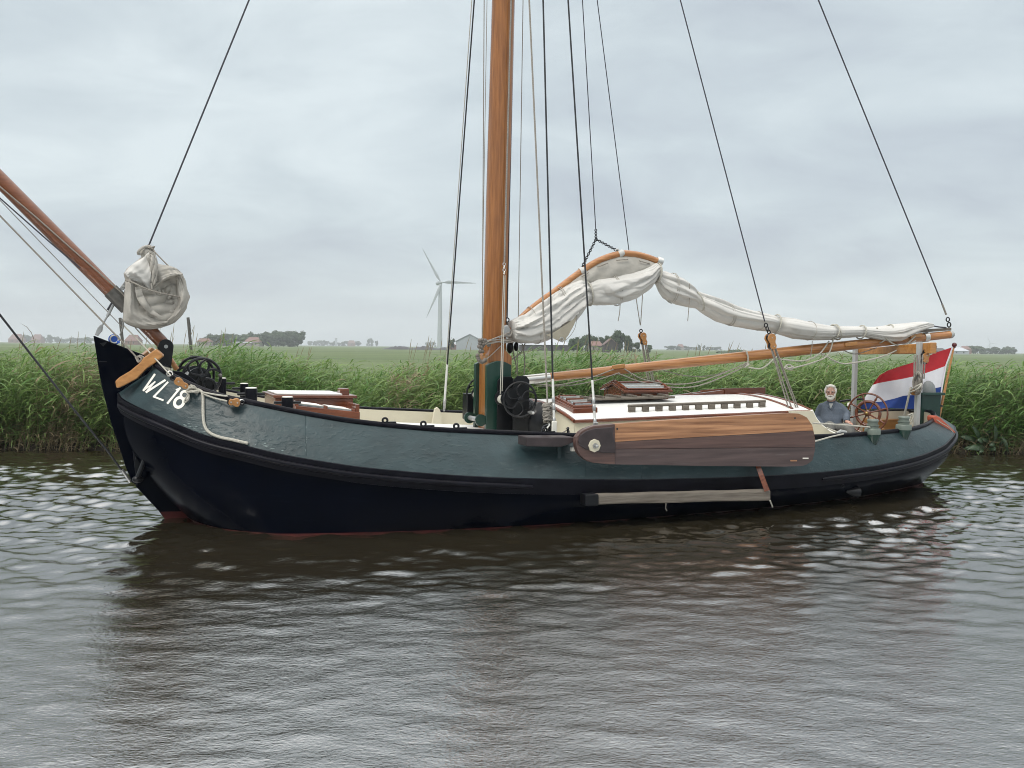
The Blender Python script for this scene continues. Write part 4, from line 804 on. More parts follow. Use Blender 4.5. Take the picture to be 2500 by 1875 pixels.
part('deck_box', MB().box((fx.x + .12, .85, fx.z - .2), (.3, .22, .4)), 'iron', boat, smooth=0, bevel=.01)

# ------------------------------------------------------------------ cabin
CW = 1.42
cn = at(1402, 1027, -CW); ca = at(1982, 1002, -CW); uc0, uc1 = cn.x, ca.x; ze0, ze1 = cn.z, ca.z
zc0, zc1 = at(1400, 976, 0).z, at(1850, 962.5, 0).z
def roofz(u, y):
    t = (u - uc0) / (uc1 - uc0); ze = ze0 + (ze1 - ze0) * t; zc_ = zc0 + (zc1 - zc0) * t
    return ze + (zc_ - ze) * (1 - min(1, abs(y) / CW) ** 2.0)
def cw(u): return CW if u < uc1 - 1.2 else CW - .06 * (u - uc1 + 1.2)
rows = []
for u in np.linspace(uc0, uc1, 26): rows.append([Vector((u, y, roofz(u, y))) for y in np.linspace(-CW, CW, 23)])
cabin = part('cabin_roof', MB().grid(rows), 'white', boat, smooth=40)
lip = [Vector((u, -CW, roofz(u, CW))) for u in np.linspace(uc0, uc1, 20)]
for sgn in (-1, 1):
    rows = [[Vector((u, sgn * (CW - .01), roofz(u, CW) - .005)), Vector((u, sgn * (CW + .01), deckz(u, 1.4) - .1))] for u in np.linspace(uc0 + .01, uc1, 20)]
    part('cabin_side', MB().grid(rows), 'cream', boat)
part('cabin_front', MB().grid([[Vector((uc0 + .01, y, roofz(uc0, y) - .004)), Vector((uc0 + .01, y, deckz(uc0, y) - .1))] for y in np.linspace(-CW + .01, CW - .01, 16)]), 'cream', boat)
part('cabin_back', MB().grid([[Vector((uc1 - .01, y, roofz(uc1, y) - .004)), Vector((uc1 - .01, y, .45))] for y in np.linspace(-CW + .01, CW - .01, 16)]), 'cream', boat)
for sgn in (-1, 1):
    part('roof_trim', MB().tube([Vector((u, sgn * (CW + .01), roofz(u, CW) - .012)) for u in np.linspace(uc0, uc1, 24)], .026, 8), 'mahog', boat)
for uu in (uc0, uc1):
    part('roof_trim', MB().tube([Vector((uu, y, roofz(uu, y) - .008)) for y in np.linspace(-CW, CW, 24)], .028, 8), 'mahog', boat)
part('roof_trim', MB().tube([Vector((uc1 - .28, y, roofz(uc1 - .28, y) + .006)) for y in np.linspace(-CW + .1, CW - .1, 24)], .020, 8), 'mahog', boat)
# coaming wings sweeping down from the roof to the cockpit
cwp = [(1930, 1004), (1984, 1003), (1993, 1022), (2006, 1038), (2024, 1052), (2046, 1063), (2046, 1075), (1930, 1075)]
cl = A(cwp, -1.50)
for sgn in (-1, 1):
    part('coaming_wing', MB().prism([Vector((p.x, sgn * 1.50, p.z)) for p in cl], (0, -sgn * .05, 0)), 'cream', boat, smooth=0)
    part('coaming_cap', MB().tube([Vector((p.x, sgn * 1.475, p.z + .005)) for p in smoothpath(cl[1:6], 16)], .022, 8), 'letter', boat)
# roof furniture
def roof_box(name, ua, ub, ya, yb, h, mat, parent=boat, bevel=.008, lift=0.0):
    mb = MB(); pts = []
    for dz in (lift - .02, lift + h):
        for u, y in ((ua, ya), (ub, ya), (ub, yb), (ua, yb)): pts.append(Vector((u, y, roofz(u, y) + dz)))
    mb.add(pts, [(3, 2, 1, 0), (4, 5, 6, 7), (0, 1, 5, 4), (1, 2, 6, 5), (2, 3, 7, 6), (3, 0, 4, 7)])
    return part(name, mb, mat, parent, smooth=0, bevel=bevel)
fa, fb = at(1400, 1012, -1.12).x, at(1459, 1012, -1.12).x
fs = roof_box('roof_hatch_window', fa, fb, -1.12, -.42, .07, 'mahog')
roof_box('window_frame', fa + .02, fb - .03, -1.10, -.44, .03, 'mahog', fs, lift=.072)
roof_box('window_pane', fa + .06, fb - .07, -1.05, -.50, .008, 'glass', fs, 0, lift=.104)
for k in range(5):
    y = -1.03 + k * .125; roof_box('window_bar', fa + .05, fb - .06, y, y + .03, .02, 'steel' if k % 2 else 'mahog', fs, 0, lift=.106)
ga, gb_ = at(1527, 983, -.36).x, at(1632, 981, -.36).x
zb = roofz(ga, .36)
gab = MB().prism([Vector((ga, -.36, zb - .03)), Vector((ga, .36, zb - .03)), Vector((ga, .36, zb + .12)), Vector((ga, 0, zb + .22)), Vector((ga, -.36, zb + .12))], (gb_ - ga, 0, 0))
sky_ = part('gabled_skylight', gab, 'mahog', boat, smooth=0, bevel=.006)
for sgn in (-1, 1):
    q = [Vector((ga - .05, sgn * .40, zb + .115)), Vector((gb_ + .05, sgn * .40, zb + .115)), Vector((gb_ + .05, sgn * .01, zb + .225)), Vector((ga - .05, sgn * .01, zb + .225))]
    part('skylight_sash', MB().prism(q, (0, 0, .035)), 'mahog', sky_, smooth=0, bevel=.006)
    def sl_(f, g, o): return (q[0].lerp(q[1], f)).lerp(q[3].lerp(q[2], f), g) + Vector((0, 0, .035 + o))
    part('skylight_pane', MB().add([sl_(.12, .12, .006), sl_(.88, .12, .006), sl_(.88, .85, .006), sl_(.12, .85, .006)], [(0, 1, 2, 3)]), 'glass', sky_, smooth=0)
    for g in (.05, .30, .55, .80): part('sash_bar', MB().tube([sl_(.1, g + .04, .014), sl_(.9, g + .04, .014)], .013, 6), 'steel' if g in (.30, .55) else 'mahog', sky_)
    for f_ in (.06, .94): part('sash_end', MB().tube([sl_(f_, .02, .016), sl_(f_, .98, .016)], .024, 6), 'mahog', sky_)
ca_, cb_ = at(1757, 967, .35).x, at(1856, 963, .35).x; cc_ = at(1680, 972, .35).x
roof_box('sliding_hatch', ca_, cb_, .2, .95, .10, 'mahog')
part('hatch_runner', MB().prism([Vector((cc_, .22, roofz(cc_, .2) - .02)), Vector((ca_, .22, roofz(ca_, .2) - .02)), Vector((ca_, .22, roofz(ca_, .2) + .07)), Vector((cc_, .22, roofz(cc_, .2) + .015))], (0, .06, 0)), 'mahog', boat, smooth=0, bevel=.004)
part('hatch_runner', MB().prism([Vector((cc_, .88, roofz(cc_, .9) - .02)), Vector((ca_, .88, roofz(ca_, .9) - .02)), Vector((ca_, .88, roofz(ca_, .9) + .07)), Vector((cc_, .88, roofz(cc_, .9) + .015))], (0, .06, 0)), 'mahog', boat, smooth=0, bevel=.004)
r0_, r1_ = at(1533, 1010, -1.15).x, at(1868, 1000, -1.15).x
rail = part('grab_rail', MB().tube([Vector((u, -1.15, roofz(u, 1.15) + .085)) for u in np.linspace(r0_, r1_, 12)], .022, 8, flat=.8), 'grey', boat)
for k in range(11):
    u = r0_ + .06 + (r1_ - r0_ - .12) * k / 10; roof_box('rail_support', u - .05, u + .05, -1.175, -1.125, .075, 'grey', rail, .004)
# leeboard hanging on the port side
LL = -2.46; LT = .085
lt = np.array([(1406, 1080), (1407.5, 1067.5), (1417.6, 1054), (1429, 1047), (1450, 1039.6), (1503, 1035), (1644, 1025), (1811, 1014.6), (1929, 1008), (1952, 1009.7), (1970, 1019), (1983, 1038), (1988, 1060), (1990.6, 1082)])
lb_ = np.array([(1406, 1082), (1410, 1103), (1423.5, 1120), (1444, 1130), (1488, 1133.7), (1553, 1135), (1753, 1138), (1938, 1139.5), (1967, 1136.6), (1983, 1125), (1988.6, 1105.7), (1990.6, 1082.5)])
ltop = lambda x: float(np.interp(x, lt[:, 0], lt[:, 1])); lbot = lambda x: float(np.interp(x, lb_[:, 0], lb_[:, 1]))
bnd1 = lambda x: 1079 + (x - 1501) * (1051 - 1079) / (1988 - 1501); bnd2 = lambda x: 1097 + (x - 1501) * (1092 - 1097) / (1988 - 1501)
def strip(name, xs, ta, tb, lat, th, mat, parent, gap=0.0, bevel=.008):
    f1, f2 = [], []
    for x in xs: 
        a, b = ta(x) + gap, tb(x) - gap
        if b < a + .3: m2 = (a + b) / 2; a, b = m2 - .15, m2 + .15
        f1.append(at(x, a, lat)); f2.append(at(x, b, lat))
    poly = f1 + f2[::-1]; mb = MB(); n = len(xs)
    mb.grid([[f1[i], f2[i]] for i in range(n)]); off = Vector((0, th, 0)); mb2 = MB().grid([[f2[i] + off, f1[i] + off] for i in range(n)]); mb.add(mb2.v, mb2.f)
    k = len(poly); o = len(mb.v); mb.add(poly + [p + off for p in poly], [(i, (i + 1) % k, k + (i + 1) % k, k + i) for i in range(k)])
    bm = bmesh.new(); 
    ob = part(name, mb, mat, parent, smooth=0)
    bm.from_mesh(ob.data); bmesh.ops.remove_doubles(bm, verts=bm.verts, dist=.0005); bmesh.ops.recalc_face_normals(bm, faces=bm.faces); bm.to_mesh(ob.data); bm.free()
    if bevel:
        bv = ob.modifiers.new('b', 'BEVEL'); bv.width = bevel; bv.segments = 2; bv.limit_method = 'ANGLE'; bv.angle_limit = rad(40)
    return ob
xs = np.r_[np.linspace(1502, 1950, 14), 1960, 1970, 1977, 1983, 1986.5, 1989, 1990.4]
xh = np.r_[1406.2, 1408, 1412, 1418, 1429, 1440, np.linspace(1450, 1501.6, 6)]
lee = part('leeboard', MB().prism(A([(1450, 1050), (1960, 1025), (1970, 1122), (1450, 1122)], LL + LT), (0, .02, 0)), 'lee2', boat, smooth=0)
strip('plank', xs, ltop, lambda x: min(max(bnd1(x), ltop(x)), lbot(x)), LL, LT, 'lee1', lee, .25)
strip('plank', xs, lambda x: max(bnd1(x), ltop(x)), lambda x: min(bnd2(x), lbot(x)), LL + .002, LT, 'lee2', lee, .25)
strip('plank', xs, lambda x: max(bnd2(x), ltop(x)), lbot, LL + .001, LT, 'lee3', lee, .25)
strip('leeboard_head', xh, ltop, lbot, LL - .004, LT + .01, 'lee2', lee, .1)
hp = MB().prism(A([(1412, 1078), (1417, 1062), (1432, 1052), (1452, 1046), (1500, 1042), (1497, 1060), (1502, 1080), (1504, 1106), (1480, 1106), (1450, 1103), (1428, 1096), (1416, 1088)], LL - .022), (0, .03, 0))
part('head_plate', hp, 'leehead', lee, smooth=0, bevel=.01)
oc = at(1451.4, 1088, LL - .03)
part('pivot_plate', MB().lathe(oc, (0, 1, 0), [(.082, -.012), (.086, 0), (.086, .012)], 8), 'cream', lee, smooth=0)
part('pivot_bolt', MB().lathe(oc + Vector((0, -.012, 0)), (0, -1, 0), [(.034, 0), (.034, .02), (.018, .021), (.018, .07), (.012, .075)], 10), 'galv', lee, smooth=30)
part('bolt_hole', MB().lathe(at(1507, 1047, LL - .003), (0, 1, 0), [(.014, 0), (.014, .01)], 10), 'wireb', lee)
part('bolt_hole', MB().lathe(at(1941, 1021, LL - .003), (0, 1, 0), [(.014, 0), (.014, .01)], 10), 'wireb', lee)
part('repair_patch', MB().prism(A([(1930, 1123), (1946, 1123), (1946, 1126.5), (1930, 1126.5)], LL - .002), (0, .01, 0)), 'lee1', lee, smooth=0)
part('repair_patch', MB().prism(A([(1960, 1117.5), (1974, 1117.5), (1974, 1120), (1960, 1120)], LL - .003), (0, .01, 0)), 'letter', lee, smooth=0)
# beam that carries the leeboard, and the timber fender slung below
part('leeboard_beam', MB().prism(A([(1285, 1067), (1395, 1067), (1412, 1070), (1420, 1078), (1400, 1080), (1388, 1085), (1372, 1091), (1285, 1090)], -2.34), (0, .28, 0)), 'leehead', boat, smooth=0, bevel=.012)
ft = thing('fender_beam', 'long weathered grey timber slung along the black topsides below the leeboard', 'fender', at(1670, 1210, -2.45), BOAT)
fx_ = np.linspace(1461, 1882, 16); FTp = lambda x: 1208 + (x - 1461) * (1197 - 1208) / 421 + .6 * math.sin(x * .05); FBt = lambda x: 1232 + (x - 1461) * (1222 - 1232) / 421 + .7 * math.sin(x * .031 + 1)
strip('timber', fx_, FTp, FBt, -2.47, .15, 'grey', ft, 0, .018)
strip('iron_shoe', np.linspace(1429, 1462, 5), lambda x: FTp(x) - 1, lambda x: FBt(x) + 1.5, -2.475, .16, 'iron', ft, 0, .012)
part('lanyard', MB().tube(smoothpath(A([(1626, 1230, -2.48), (1625, 1240, -2.42), (1628, 1247, -2.40)]), 8), .008, 6), 'ropeg', ft); part('lanyard', MB().tube(smoothpath(A([(1880, 1222, -2.48), (1884, 1232, -2.42), (1886, 1238, -2.40)]), 8), .010, 6), 'rope', ft)
part('hull_step', MB().box(on_hull(1364, 1110, .01), (.05, .05, .22)), 'green', boat, smooth=0, bevel=.006)
part('hull_light', MB().prism(A([(1397, 1093), (1405, 1091), (1410, 1102), (1396, 1102)], -2.3), (0, .06, 0)), 'letter', boat, smooth=0, bevel=.004)
part('fender_prop', MB().tube([at(1850, 1137, -2.36), at(1858, 1160, -2.42), at(1872, 1198, -2.47)], [.045, .048, .05], 4), 'mahog', boat, smooth=0)
for px, py in ((1464, 1196), (1617, 1193), (1830, 1189)):
    c = on_hull(px, py, .03, HV); part('ring_bolt', MB().ring(c, (1, 0, .1), .035, .012, 12, 6).box(c + Vector((0, .03, .02)), (.03, .06, .03)), 'iron', boat)
c = on_hull(2084, 1192, .02, HV); part('exhaust_cowl', MB().lathe(c + Vector((-.12, .03, -.03)), (1, -.15, -.1), [(.02, 0), (.075, .14), (.08, .2), (.07, .2)], 14), 'iron', boat)
c = on_hull(2057, 1186, .01, HV); part('outlet_ring', MB().ring(c, (0, 1, 0), .025, .008, 12, 6), 'iron', boat)

# ------------------------------------------------------------------ after end
def stern_bitt(px, ptop, pbase, ptip):
    p = at_z(px, pbase, gz(10.5) + .05); u = p.x
    for _ in range(3): p = at(px, pbase, -gb(u) - .03); u = p.x
    r = .118; h = at(px, ptop, p.y).z - p.z; d = p.z - at(px, ptip, p.y - .12).z
    b = part('stern_bollard', MB().lathe((u, p.y, p.z), (0, 0, 1), [(.004, -d), (r * .55, -d * .55), (r, -.01), (r, .0)], 20), 'tab', boat, smooth=30)
    part('bollard_head', MB().lathe((u, p.y, p.z), (0, 0, 1), [(r * 1.03, 0), (r * 1.03, h * .30), (r * .95, h * .38), (r * .72, h * .40), (r * .72, h * .55), (r * .80, h * .57), (r * .80, h * .62), (r * .66, h * .64), (r * .66, h * .82), (r * .74, h * .84), (r * .74, h * .92), (r * .62, h)], 20), 'bollard', b, smooth=30)
stern_bitt(2130, 1023, 1060, 1109); stern_bitt(2206, 1016, 1049, 1095)
# helm
hc = at(2118, 1009, -.15); hu = hc.x; hvw = (hc - LEYE).normalized(); hax = (Vector((1, 0, 0)) * .42 + hvw * .78).normalized()
helm = spoked_wheel('helm_wheel', hc, -hax, .335, .016, .05, 8, 0.0, (0, 0, 1), 'mahog', boat, .013)
part('helm_inner_rim', MB().ring(hc + hax * .03, hax, .20, .028, 36, 8), 'mahog', helm)
for k in range(8):
    a = 2 * math.pi * k / 8 + .3; x = Vector((0, 0, 1)); x = (x - hax * hax.dot(x)).normalized(); y = (-hax).cross(x); d = x * math.cos(a) + y * math.sin(a)
    part('grip', MB().tube([hc + d * .235, hc + d * .26, hc + d * .30], [.011, .021, .012], 8), 'mahog', helm)
part('helm_boss', MB().ball(hc - hax * .05, .035), material('old_brass', (.33, .22, .08), .35, metal=.7), helm)
part('helm_pedestal', MB().box((hu + .16, -.15, .72), (.2, .3, .56)), 'oak', boat, smooth=0, bevel=.015)
lk0, lk1 = at(2143, 1050, .35), at(2197, 1052, .35)
lk = part('cockpit_locker', MB().box(((lk0.x + lk1.x) / 2, .55, .62), (lk1.x - lk0.x, .4, 2 * (at(2150, 1024, .35).z - .62))), 'oak', boat, smooth=0, bevel=.01)
part('locker_panel', MB().box(((lk0.x + lk1.x) / 2, .34, .70), ((lk1.x - lk0.x) * .7, .02, .16)), 'mahog', lk, smooth=0, bevel=.008)
part('cockpit_bench', MB().box((10.35, .45, .62), (1.0, .9, .34)), 'grey', boat, smooth=0, bevel=.01)
part('pushpit_rail', MB().tube(smoothpath([at(2050, 980, 1.45), at(2100, 974, 1.3), at(2161, 975, 1.0), at(2231, 983, .55), at(2252, 989, .35), at(2266, 994, .15), at(2276, 1005, -.1), at(2279, 1024, -.3)], 40), .020, 8), 'wireb', boat)
for px, py, l_ in ((2085, 1000, 1.35), (2170, 1002, .95), (2236, 1006, .5)): part('rail_stanchion', MB().tube([at(px, py + 8, l_), at(px, py - 26, l_)], .014, 7), 'wireb', boat)
for px, py, l_ in ((2072, 1000, 1.35), (2251, 1016, .0)): q = at(px, py, l_); part('deck_vent', MB().lathe(q, (0, 0, 1), [(.016, 0), (.016, .06), (.032, .065), (.036, .10), (.02, .13)], 12), 'letter', boat)
# gallows that carries the boom end
gu = (at(2242, 1000, -.72).x + at(2086, 985, .82).x) / 2
def post_(px_, lat, ztop):
    part('gallows_post', MB().box((gu, lat, (ztop + gz(gu) - .4) / 2), (.075, .075, ztop - gz(gu) + .4)), 'alu', boat, smooth=0, bevel=.008)
zg1 = at_u(2246, 836, gu).z; ln_ = at_u(2241, 950, gu).y; lf_ = at_u(2086, 930, gu).y
post_(0, ln_, zg1 + .01); post_(0, lf_, zg1 - .03)
p0, p1 = at_u(2267, 850, gu), at_u(2077, 861, gu); hb_ = 24 / 2600 * 19
part('gallows_beam', MB().prism([Vector((gu + .045, p0.y, p0.z + hb_ * .55)), Vector((gu + .045, p1.y, p1.z + hb_ * .35)), Vector((gu + .045, p1.y, p1.z - hb_ * .2)), Vector((gu + .045, p0.y, p0.z - hb_ * .5))], (.13, 0, 0)), 'oak', boat, smooth=0, bevel=.012)
# rudder with its tall head
rt = at(2270, 964, 0).z; ru0, ru1 = at(2244, 985, 0).x, at(2290, 985, 0).x
part('rudder', MB().prism([Vector((12.5, -.07, -.6)), Vector((12.68, -.07, -.6)), Vector((12.70, -.07, .5)), Vector((12.95, -.07, .95)), Vector((ru1, -.07, 1.2)), Vector((ru1, -.07, rt)), Vector((ru0, -.07, rt)), Vector((ru0, -.07, 1.0)), Vector((12.5, -.07, .3))], (0, .14, 0)), 'tab', boat, smooth=0, bevel=.012)
print('rudder', ru0, ru1, rt)
part('rudder_cap', MB().box(((ru0 + ru1) / 2, 0, rt + .02), (ru1 - ru0 + .10, .24, .05)), 'tab', boat, smooth=0, bevel=.012)
part('tiller_iron', MB().tube([Vector((ru0 + .1, 0, rt - .25)), Vector((12.4, -.02, rt - .28))], .03, 8), 'iron', boat)

# ================================================================== RIGGING, SPARS AND SAILS
def stay(name, top, bot, r, mat, ext=1.0, n=6, parent=boat):
    a, b = at(*top), at(*bot)
    if ext > 1: a = b + (a - b) * ext
    return part(name, MB().tube([b, b.lerp(a, .5), a], r, n), mat, parent)
E1 = (MH.z - 1.2) / (7.4 - 1.2)
stay('forestay', (608, 0, 0), (363, 600, 0), .011, 'wire', 2.05)
sh = stay('shroud', (1158, 0, 1.0), (1092, 890, 1.8), .012, 'wireb', E1); 
part('shroud_tube', MB().tube([at(1092, 890, 1.8), at(1085, 985, 1.9)], .020, 8), 'wirew', sh)
part('turnbuckle', MB().tube([at(1086, 975, 1.9), at(1084, 1004, 1.9)], [.03, .02], 8), 'galv', sh)
stay('backstay_line', (1152, 0, 1.05), (1089, 890, 1.85), .007, 'rope', E1)
stay('halyard', (1182, 0, .1), (1177, 835, .2), .007, 'ropeg', 1.8); stay('halyard', (1189, 0, .0), (1178.5, 640, .16), .005, 'ropeg', 1.8)
hal = stay('halyard', (1248, 0, -.22), (1231.5, 640, -.22), .013, 'ropeg', 1.8)
ch = MB()
for k in range(4): ch.ring(at(1231, 645 + 7 * k, -.23), (1, 0, 0) if k % 2 else (0, 1, 0), .020, .006, 12, 6)
part('halyard_shackle', ch, 'steel', hal)
stay('winch_fall', (1229.5, 672, -.22), (1221.5, 962, -.45), .007, 'rope'); stay('winch_fall', (1233, 672, -.22), (1226, 955, -.45), .007, 'rope')
tl = stay('throat_halyard', (1254, 0, -.1), (1238.5, 775, -.12), .008, 'wire', 1.8)
part('throat_hook', MB().ring(at(1238.3, 781, -.12), (0, 1, 0), .03, .009, 14, 6).ring(at(1238, 791, -.12), (1, 0, 0), .028, .009, 14, 6), 'iron', tl)
stay('halyard', (1277, 0, .25), (1263, 930, .3), .0065, 'ropeg', 1.8)
stay('runner', (1292, 0, -.95), (1337, 992, -1.78), .013, 'ropeg', E1)
for (t, m, b) in (((1326, 0, -1.0), (1349.5, 925, -1.83), (1353, 1043, -1.92)), ((1387, 0, -1.0), (1446, 928, -1.85), (1453.5, 1045, -1.97))):
    s_ = stay('shroud', t, m, .013, 'wireb', E1)
    part('shroud_tube', MB().tube([at(*m), at(*m).lerp(at(*b), .86)], .017, 8), 'wirew', s_)
    for f_ in (.37, .52, .80): c = at(*m).lerp(at(*b), f_); d = (at(*b) - at(*m)).normalized(); part('turnbuckle', MB().lathe(c, d, [(.018, 0), (.023, .01), (.023, .07), (.018, .08)], 8), 'galv', s_)
    q = at(*b); part('chainplate', MB().box(q - Vector((0, .0, .02)), (.07, .03, .20)), 'letter' if b[0] < 1400 else 'galv', s_, smooth=0, bevel=.01)
stay('peak_halyard', (1422, 0, 0), (1454.5, 560, 0), .008, 'wire', 1.8)
stay('topping_lift', (1458, 0, .5), (1536, 616, .82), .008, 'wire', E1); stay('topping_lift', (1553, 728, .9), (1563, 794, .98), .008, 'ropeg'); stay('topping_lift', (1570, 700, .9), (1564, 794, .98), .008, 'ropeg')
lz = stay('topping_lift', (1661, 0, -.6), (1867, 785, -1.2), .010, 'wire', E1)
part('shackle', MB().ring(at(1870, 794, -1.2), (0, 1, 0), .03, .009, 14, 6).ring(at(1873, 802, -1.2), (1, 0, 0), .03, .009, 14, 6), 'iron', lz)
bl_ = stay('boom_lift', (1998, 0, 0), (2300, 742, 0), .012, 'wire', 1.9)
part('lift_rope', MB().tube([at(2300, 742), at(2310, 768)], .017, 7), 'ropeg', bl_)
part('shackle', MB().ring(at(2314, 780), (0, 1, 0), .038, .011, 14, 6).ring(at(2317, 793), (1, 0, 0), .04, .012, 14, 6), 'iron', bl_)
# bow lines
lines = [('sprit_rope', [(-60, 404, -.11), (0, 456, -.11), (90, 532, -.11), (181, 613, -.11), (240, 664, -.115), (296, 714, -.115), (322, 744, -.115)], .009, 'ropeg'),
         ('sprit_stay', [(-80, 408, -.02), (0, 484, -.04), (120, 590, -.08), (196, 655, -.105)], .009, 'wire'),
         ('sprit_stay', [(-80, 408, .0), (0, 489, .0), (302, 802, 0)], .0055, 'ropeg'),
         ('jib_sheet', [(300, 793, -.02), (345, 838, -.3), (418, 918, -.93)], .009, 'rope'),
         ('inhaul', [(-80, 446, -.1), (0, 527, -.12), (262, 797, -.28), (300, 836, -.33), (333, 872, -.36)], .011, 'ropeg'),
         ('downhaul', [(330, 800, -.05), (384, 858, -.28)], .008, 'rope'),
         ('bobstay', [(-700, -130, 0), (0, 769, 0), (179, 998, 0), (268, 1108, 0), (318, 1178, 0)], .014, 'wireb')]
for nm, pts, r, mt in lines: part(nm, MB().tube(A(pts), r, 7), mt, boat)
part('bobstay_sleeve', MB().tube(A([(298, 1147, 0), (318, 1177, 0)]), .021, 8), 'galv', boat)
part('rope_lashing', MB().tube(smoothpath(A([(331, 872, -.38), (338, 884, -.42), (346, 876, -.44), (336, 870, -.40), (343, 886, -.42), (352, 874, -.45), (340, 868, -.40), (356, 880, -.42)]), 40), .011, 7), 'ropeg', boat)
ts = stay('forestay_turnbuckle', (290, 712, 0), (262, 757, 0), .012, 'wire')
part('turnbuckle_body', MB().tube([at(285, 726), at(262, 772)], .020, 8), 'galv', ts); part('turnbuckle_rod', MB().tube([at(263, 770), at(249, 795)], .012, 8), 'galv', ts)
part('stay_plate', MB().prism(A([(312, 676), (320, 681), (303, 707), (294, 712), (293, 702)], -.03), (0, .06, 0)), 'galv', ts, smooth=0, bevel=.005)
for px, py in ((312.5, 681), (302, 699)): part('plate_bolt', MB().lathe(at(px, py, -.035), (0, -1, 0), [(.018, 0), (.014, .014)], 10), 'steel', ts)
part('tack_hook', MB().tube(smoothpath(A([(296, 778, -.05), (301, 792, -.05), (298, 806, -.03), (293, 818, -.0)]), 12), .011, 7), 'galv', boat)
# beads (parrel) round the mast
beads = [(420, 420), (447, 415), (482, 421), (424, 455), (462, 466), (441, 495), (522, 470), (413, 489), (470, 440), (426, 545), (450, 541), (395, 590), (401, 616), (411, 640), (425, 656), (445, 663), (466, 655), (481, 640)]
pr = part('parrel_line', MB().tube(smoothpath([at(1080 + x / 4.6075, 740 + y / 4.6075, -.20) for x, y in ((400, 560), (395, 610), (425, 655), (480, 640), (560, 575), (660, 480), (740, 420))], 40), .007, 6), 'ropeg', boat)
for x, y in beads: part('parrel_bead', MB().ball(at(1080 + x / 4.6075, 740 + y / 4.6075, -.20 if y > 550 else -.19 - .02 * random.random()), (.031, .031, .030), 12, 8), 'bead', pr)
wr = MB()
for pts in (((410, 440), (520, 420), (620, 385), (760, 330)), ((420, 470), (540, 455), (650, 430), (780, 415)), ((440, 530), (500, 440), (600, 412), (780, 405)), ((405, 415), (560, 425), (680, 440), (800, 440)), ((470, 450), (600, 440), (700, 425), (830, 435)), ((640, 395), (700, 360), (760, 370), (790, 300))):
    wr.tube(smoothpath([at(1080 + x / 4.6075, 740 + y / 4.6075, -.19 - .04 * math.sin(i)) for i, (x, y) in enumerate(pts)], 18), .010, 6)
part('mast_lashing', wr, 'ropeg', boat)
jaw = MB().prism([at(1080 + x / 4.6075, 740 + y / 4.6075, -.17) for x, y in ((670, 320), (700, 250), (735, 240), (775, 300), (770, 370), (700, 390))], (0, .22, 0))
part('gaff_jaws', jaw, 'galv', boat, smooth=0, bevel=.02)
part('mast_block', MB().ball(at(1080 + 760 / 4.6075, 740 + 500 / 4.6075, .08), (.05, .06, .09)).ball(at(1080 + 830 / 4.6075, 740 + 490 / 4.6075, .05), (.035, .05, .07)), 'iron', boat)
for pts in (((790, 420), (800, 560), (830, 700), (825, 800)), ((900, 460), (925, 620), (920, 800)), ((940, 430), (880, 560), (770, 640)), ((720, 560), (765, 600), (745, 660))):
    part('hanging_line', MB().tube(smoothpath([at(1080 + x / 4.6075, 740 + y / 4.6075, .06) for x, y in pts], 14), .010, 6), 'ropeg', boat)
# boom
ba, bb = at(1284, 927, 0), at(2326, 816, 0); bv_ = (bb - ba)
boom = part('boom', MB().tube([ba + bv_ * t for t in (.04, .3, .6, .85, .99)], [.066, .078, .086, .078, .066], 22), 'boomwood', boat)
part('boom_sleeve', MB().tube([ba - bv_ * .005, ba + bv_ * .046], .069, 22), 'steel', boom)
part('boom_end_cap', MB().lathe(ba + bv_ * .99, bv_, [(.070, 0), (.070, .05), (.05, .085), (.02, .10)], 18), 'alu', boom)
for t in (.924,): part('boom_band', MB().tube([ba + bv_ * t - bv_.normalized() * .05, ba + bv_ * t + bv_.normalized() * .05], .084, 22), 'steel', boom)
part('boom_track', MB().prism(A([(2235, 806), (2323, 800), (2323, 806.5), (2235, 813)], -.03), (0, .06, 0)), 'grey', boom, smooth=0, bevel=.006)
for x0, y0, x1, y1 in ((1495, 897, 1525, 893), (2063, 842, 2092, 838), (2222, 822, 2250, 817)):
    p, q = at(x0, y0, -.09), at(x1, y1, -.09); part('boom_cleat', MB().box((p + q) / 2, ((q - p).length, .04, .065), Matrix.Rotation(-math.atan2(q.z - p.z, q.x - p.x), 3, 'Y')), 'oak', boom, smooth=0, bevel=.008)
# gaff
gp = [(1238, 815), (1275, 771), (1325, 732), (1347, 717), (1417, 664), (1465, 635), (1513, 620), (1549, 620.5), (1580, 628), (1604, 637)]
gaff = part('gaff', MB().tube(smoothpath(A(gp, -.02), 60), [.026 + .024 * min(1, i / 14) for i in range(len(smoothpath(A(gp, -.02), 60)))], 14), 'boomwood', boat)
for x, y in ((1421, 661), (1515, 619.5)): d = Vector((1, 0, .4)); part('gaff_band', MB().lathe(at(x, y, -.02) - d * .04, d, [(.055, 0), (.055, .09)], 16), 'canvasw', gaff)
part('gaff_end_cap', MB().lathe(at(1603, 636, -.02), (1, 0, -.25), [(.06, 0), (.07, .02), (.07, .09), (.05, .10)], 16), 'steel', gaff)
def chain(name, a, b, parent, n):
    mb = MB(); d = (b - a) / n
    for k in range(n):
        c = a + d * (k + .5); w = d.cross(Vector((0, 1, 0))) if k % 2 else Vector((0, 1, 0)); w = w.normalized(); x = d.normalized(); y = w.cross(x); L = d.length
        mb.tube([c + x * math.cos(t) * L * .62 + y * math.sin(t) * .018 for t in np.linspace(0, 2 * math.pi, 10, endpoint=False)], .0065, 5, closed=True)
    return part(name, mb, 'iron', parent)
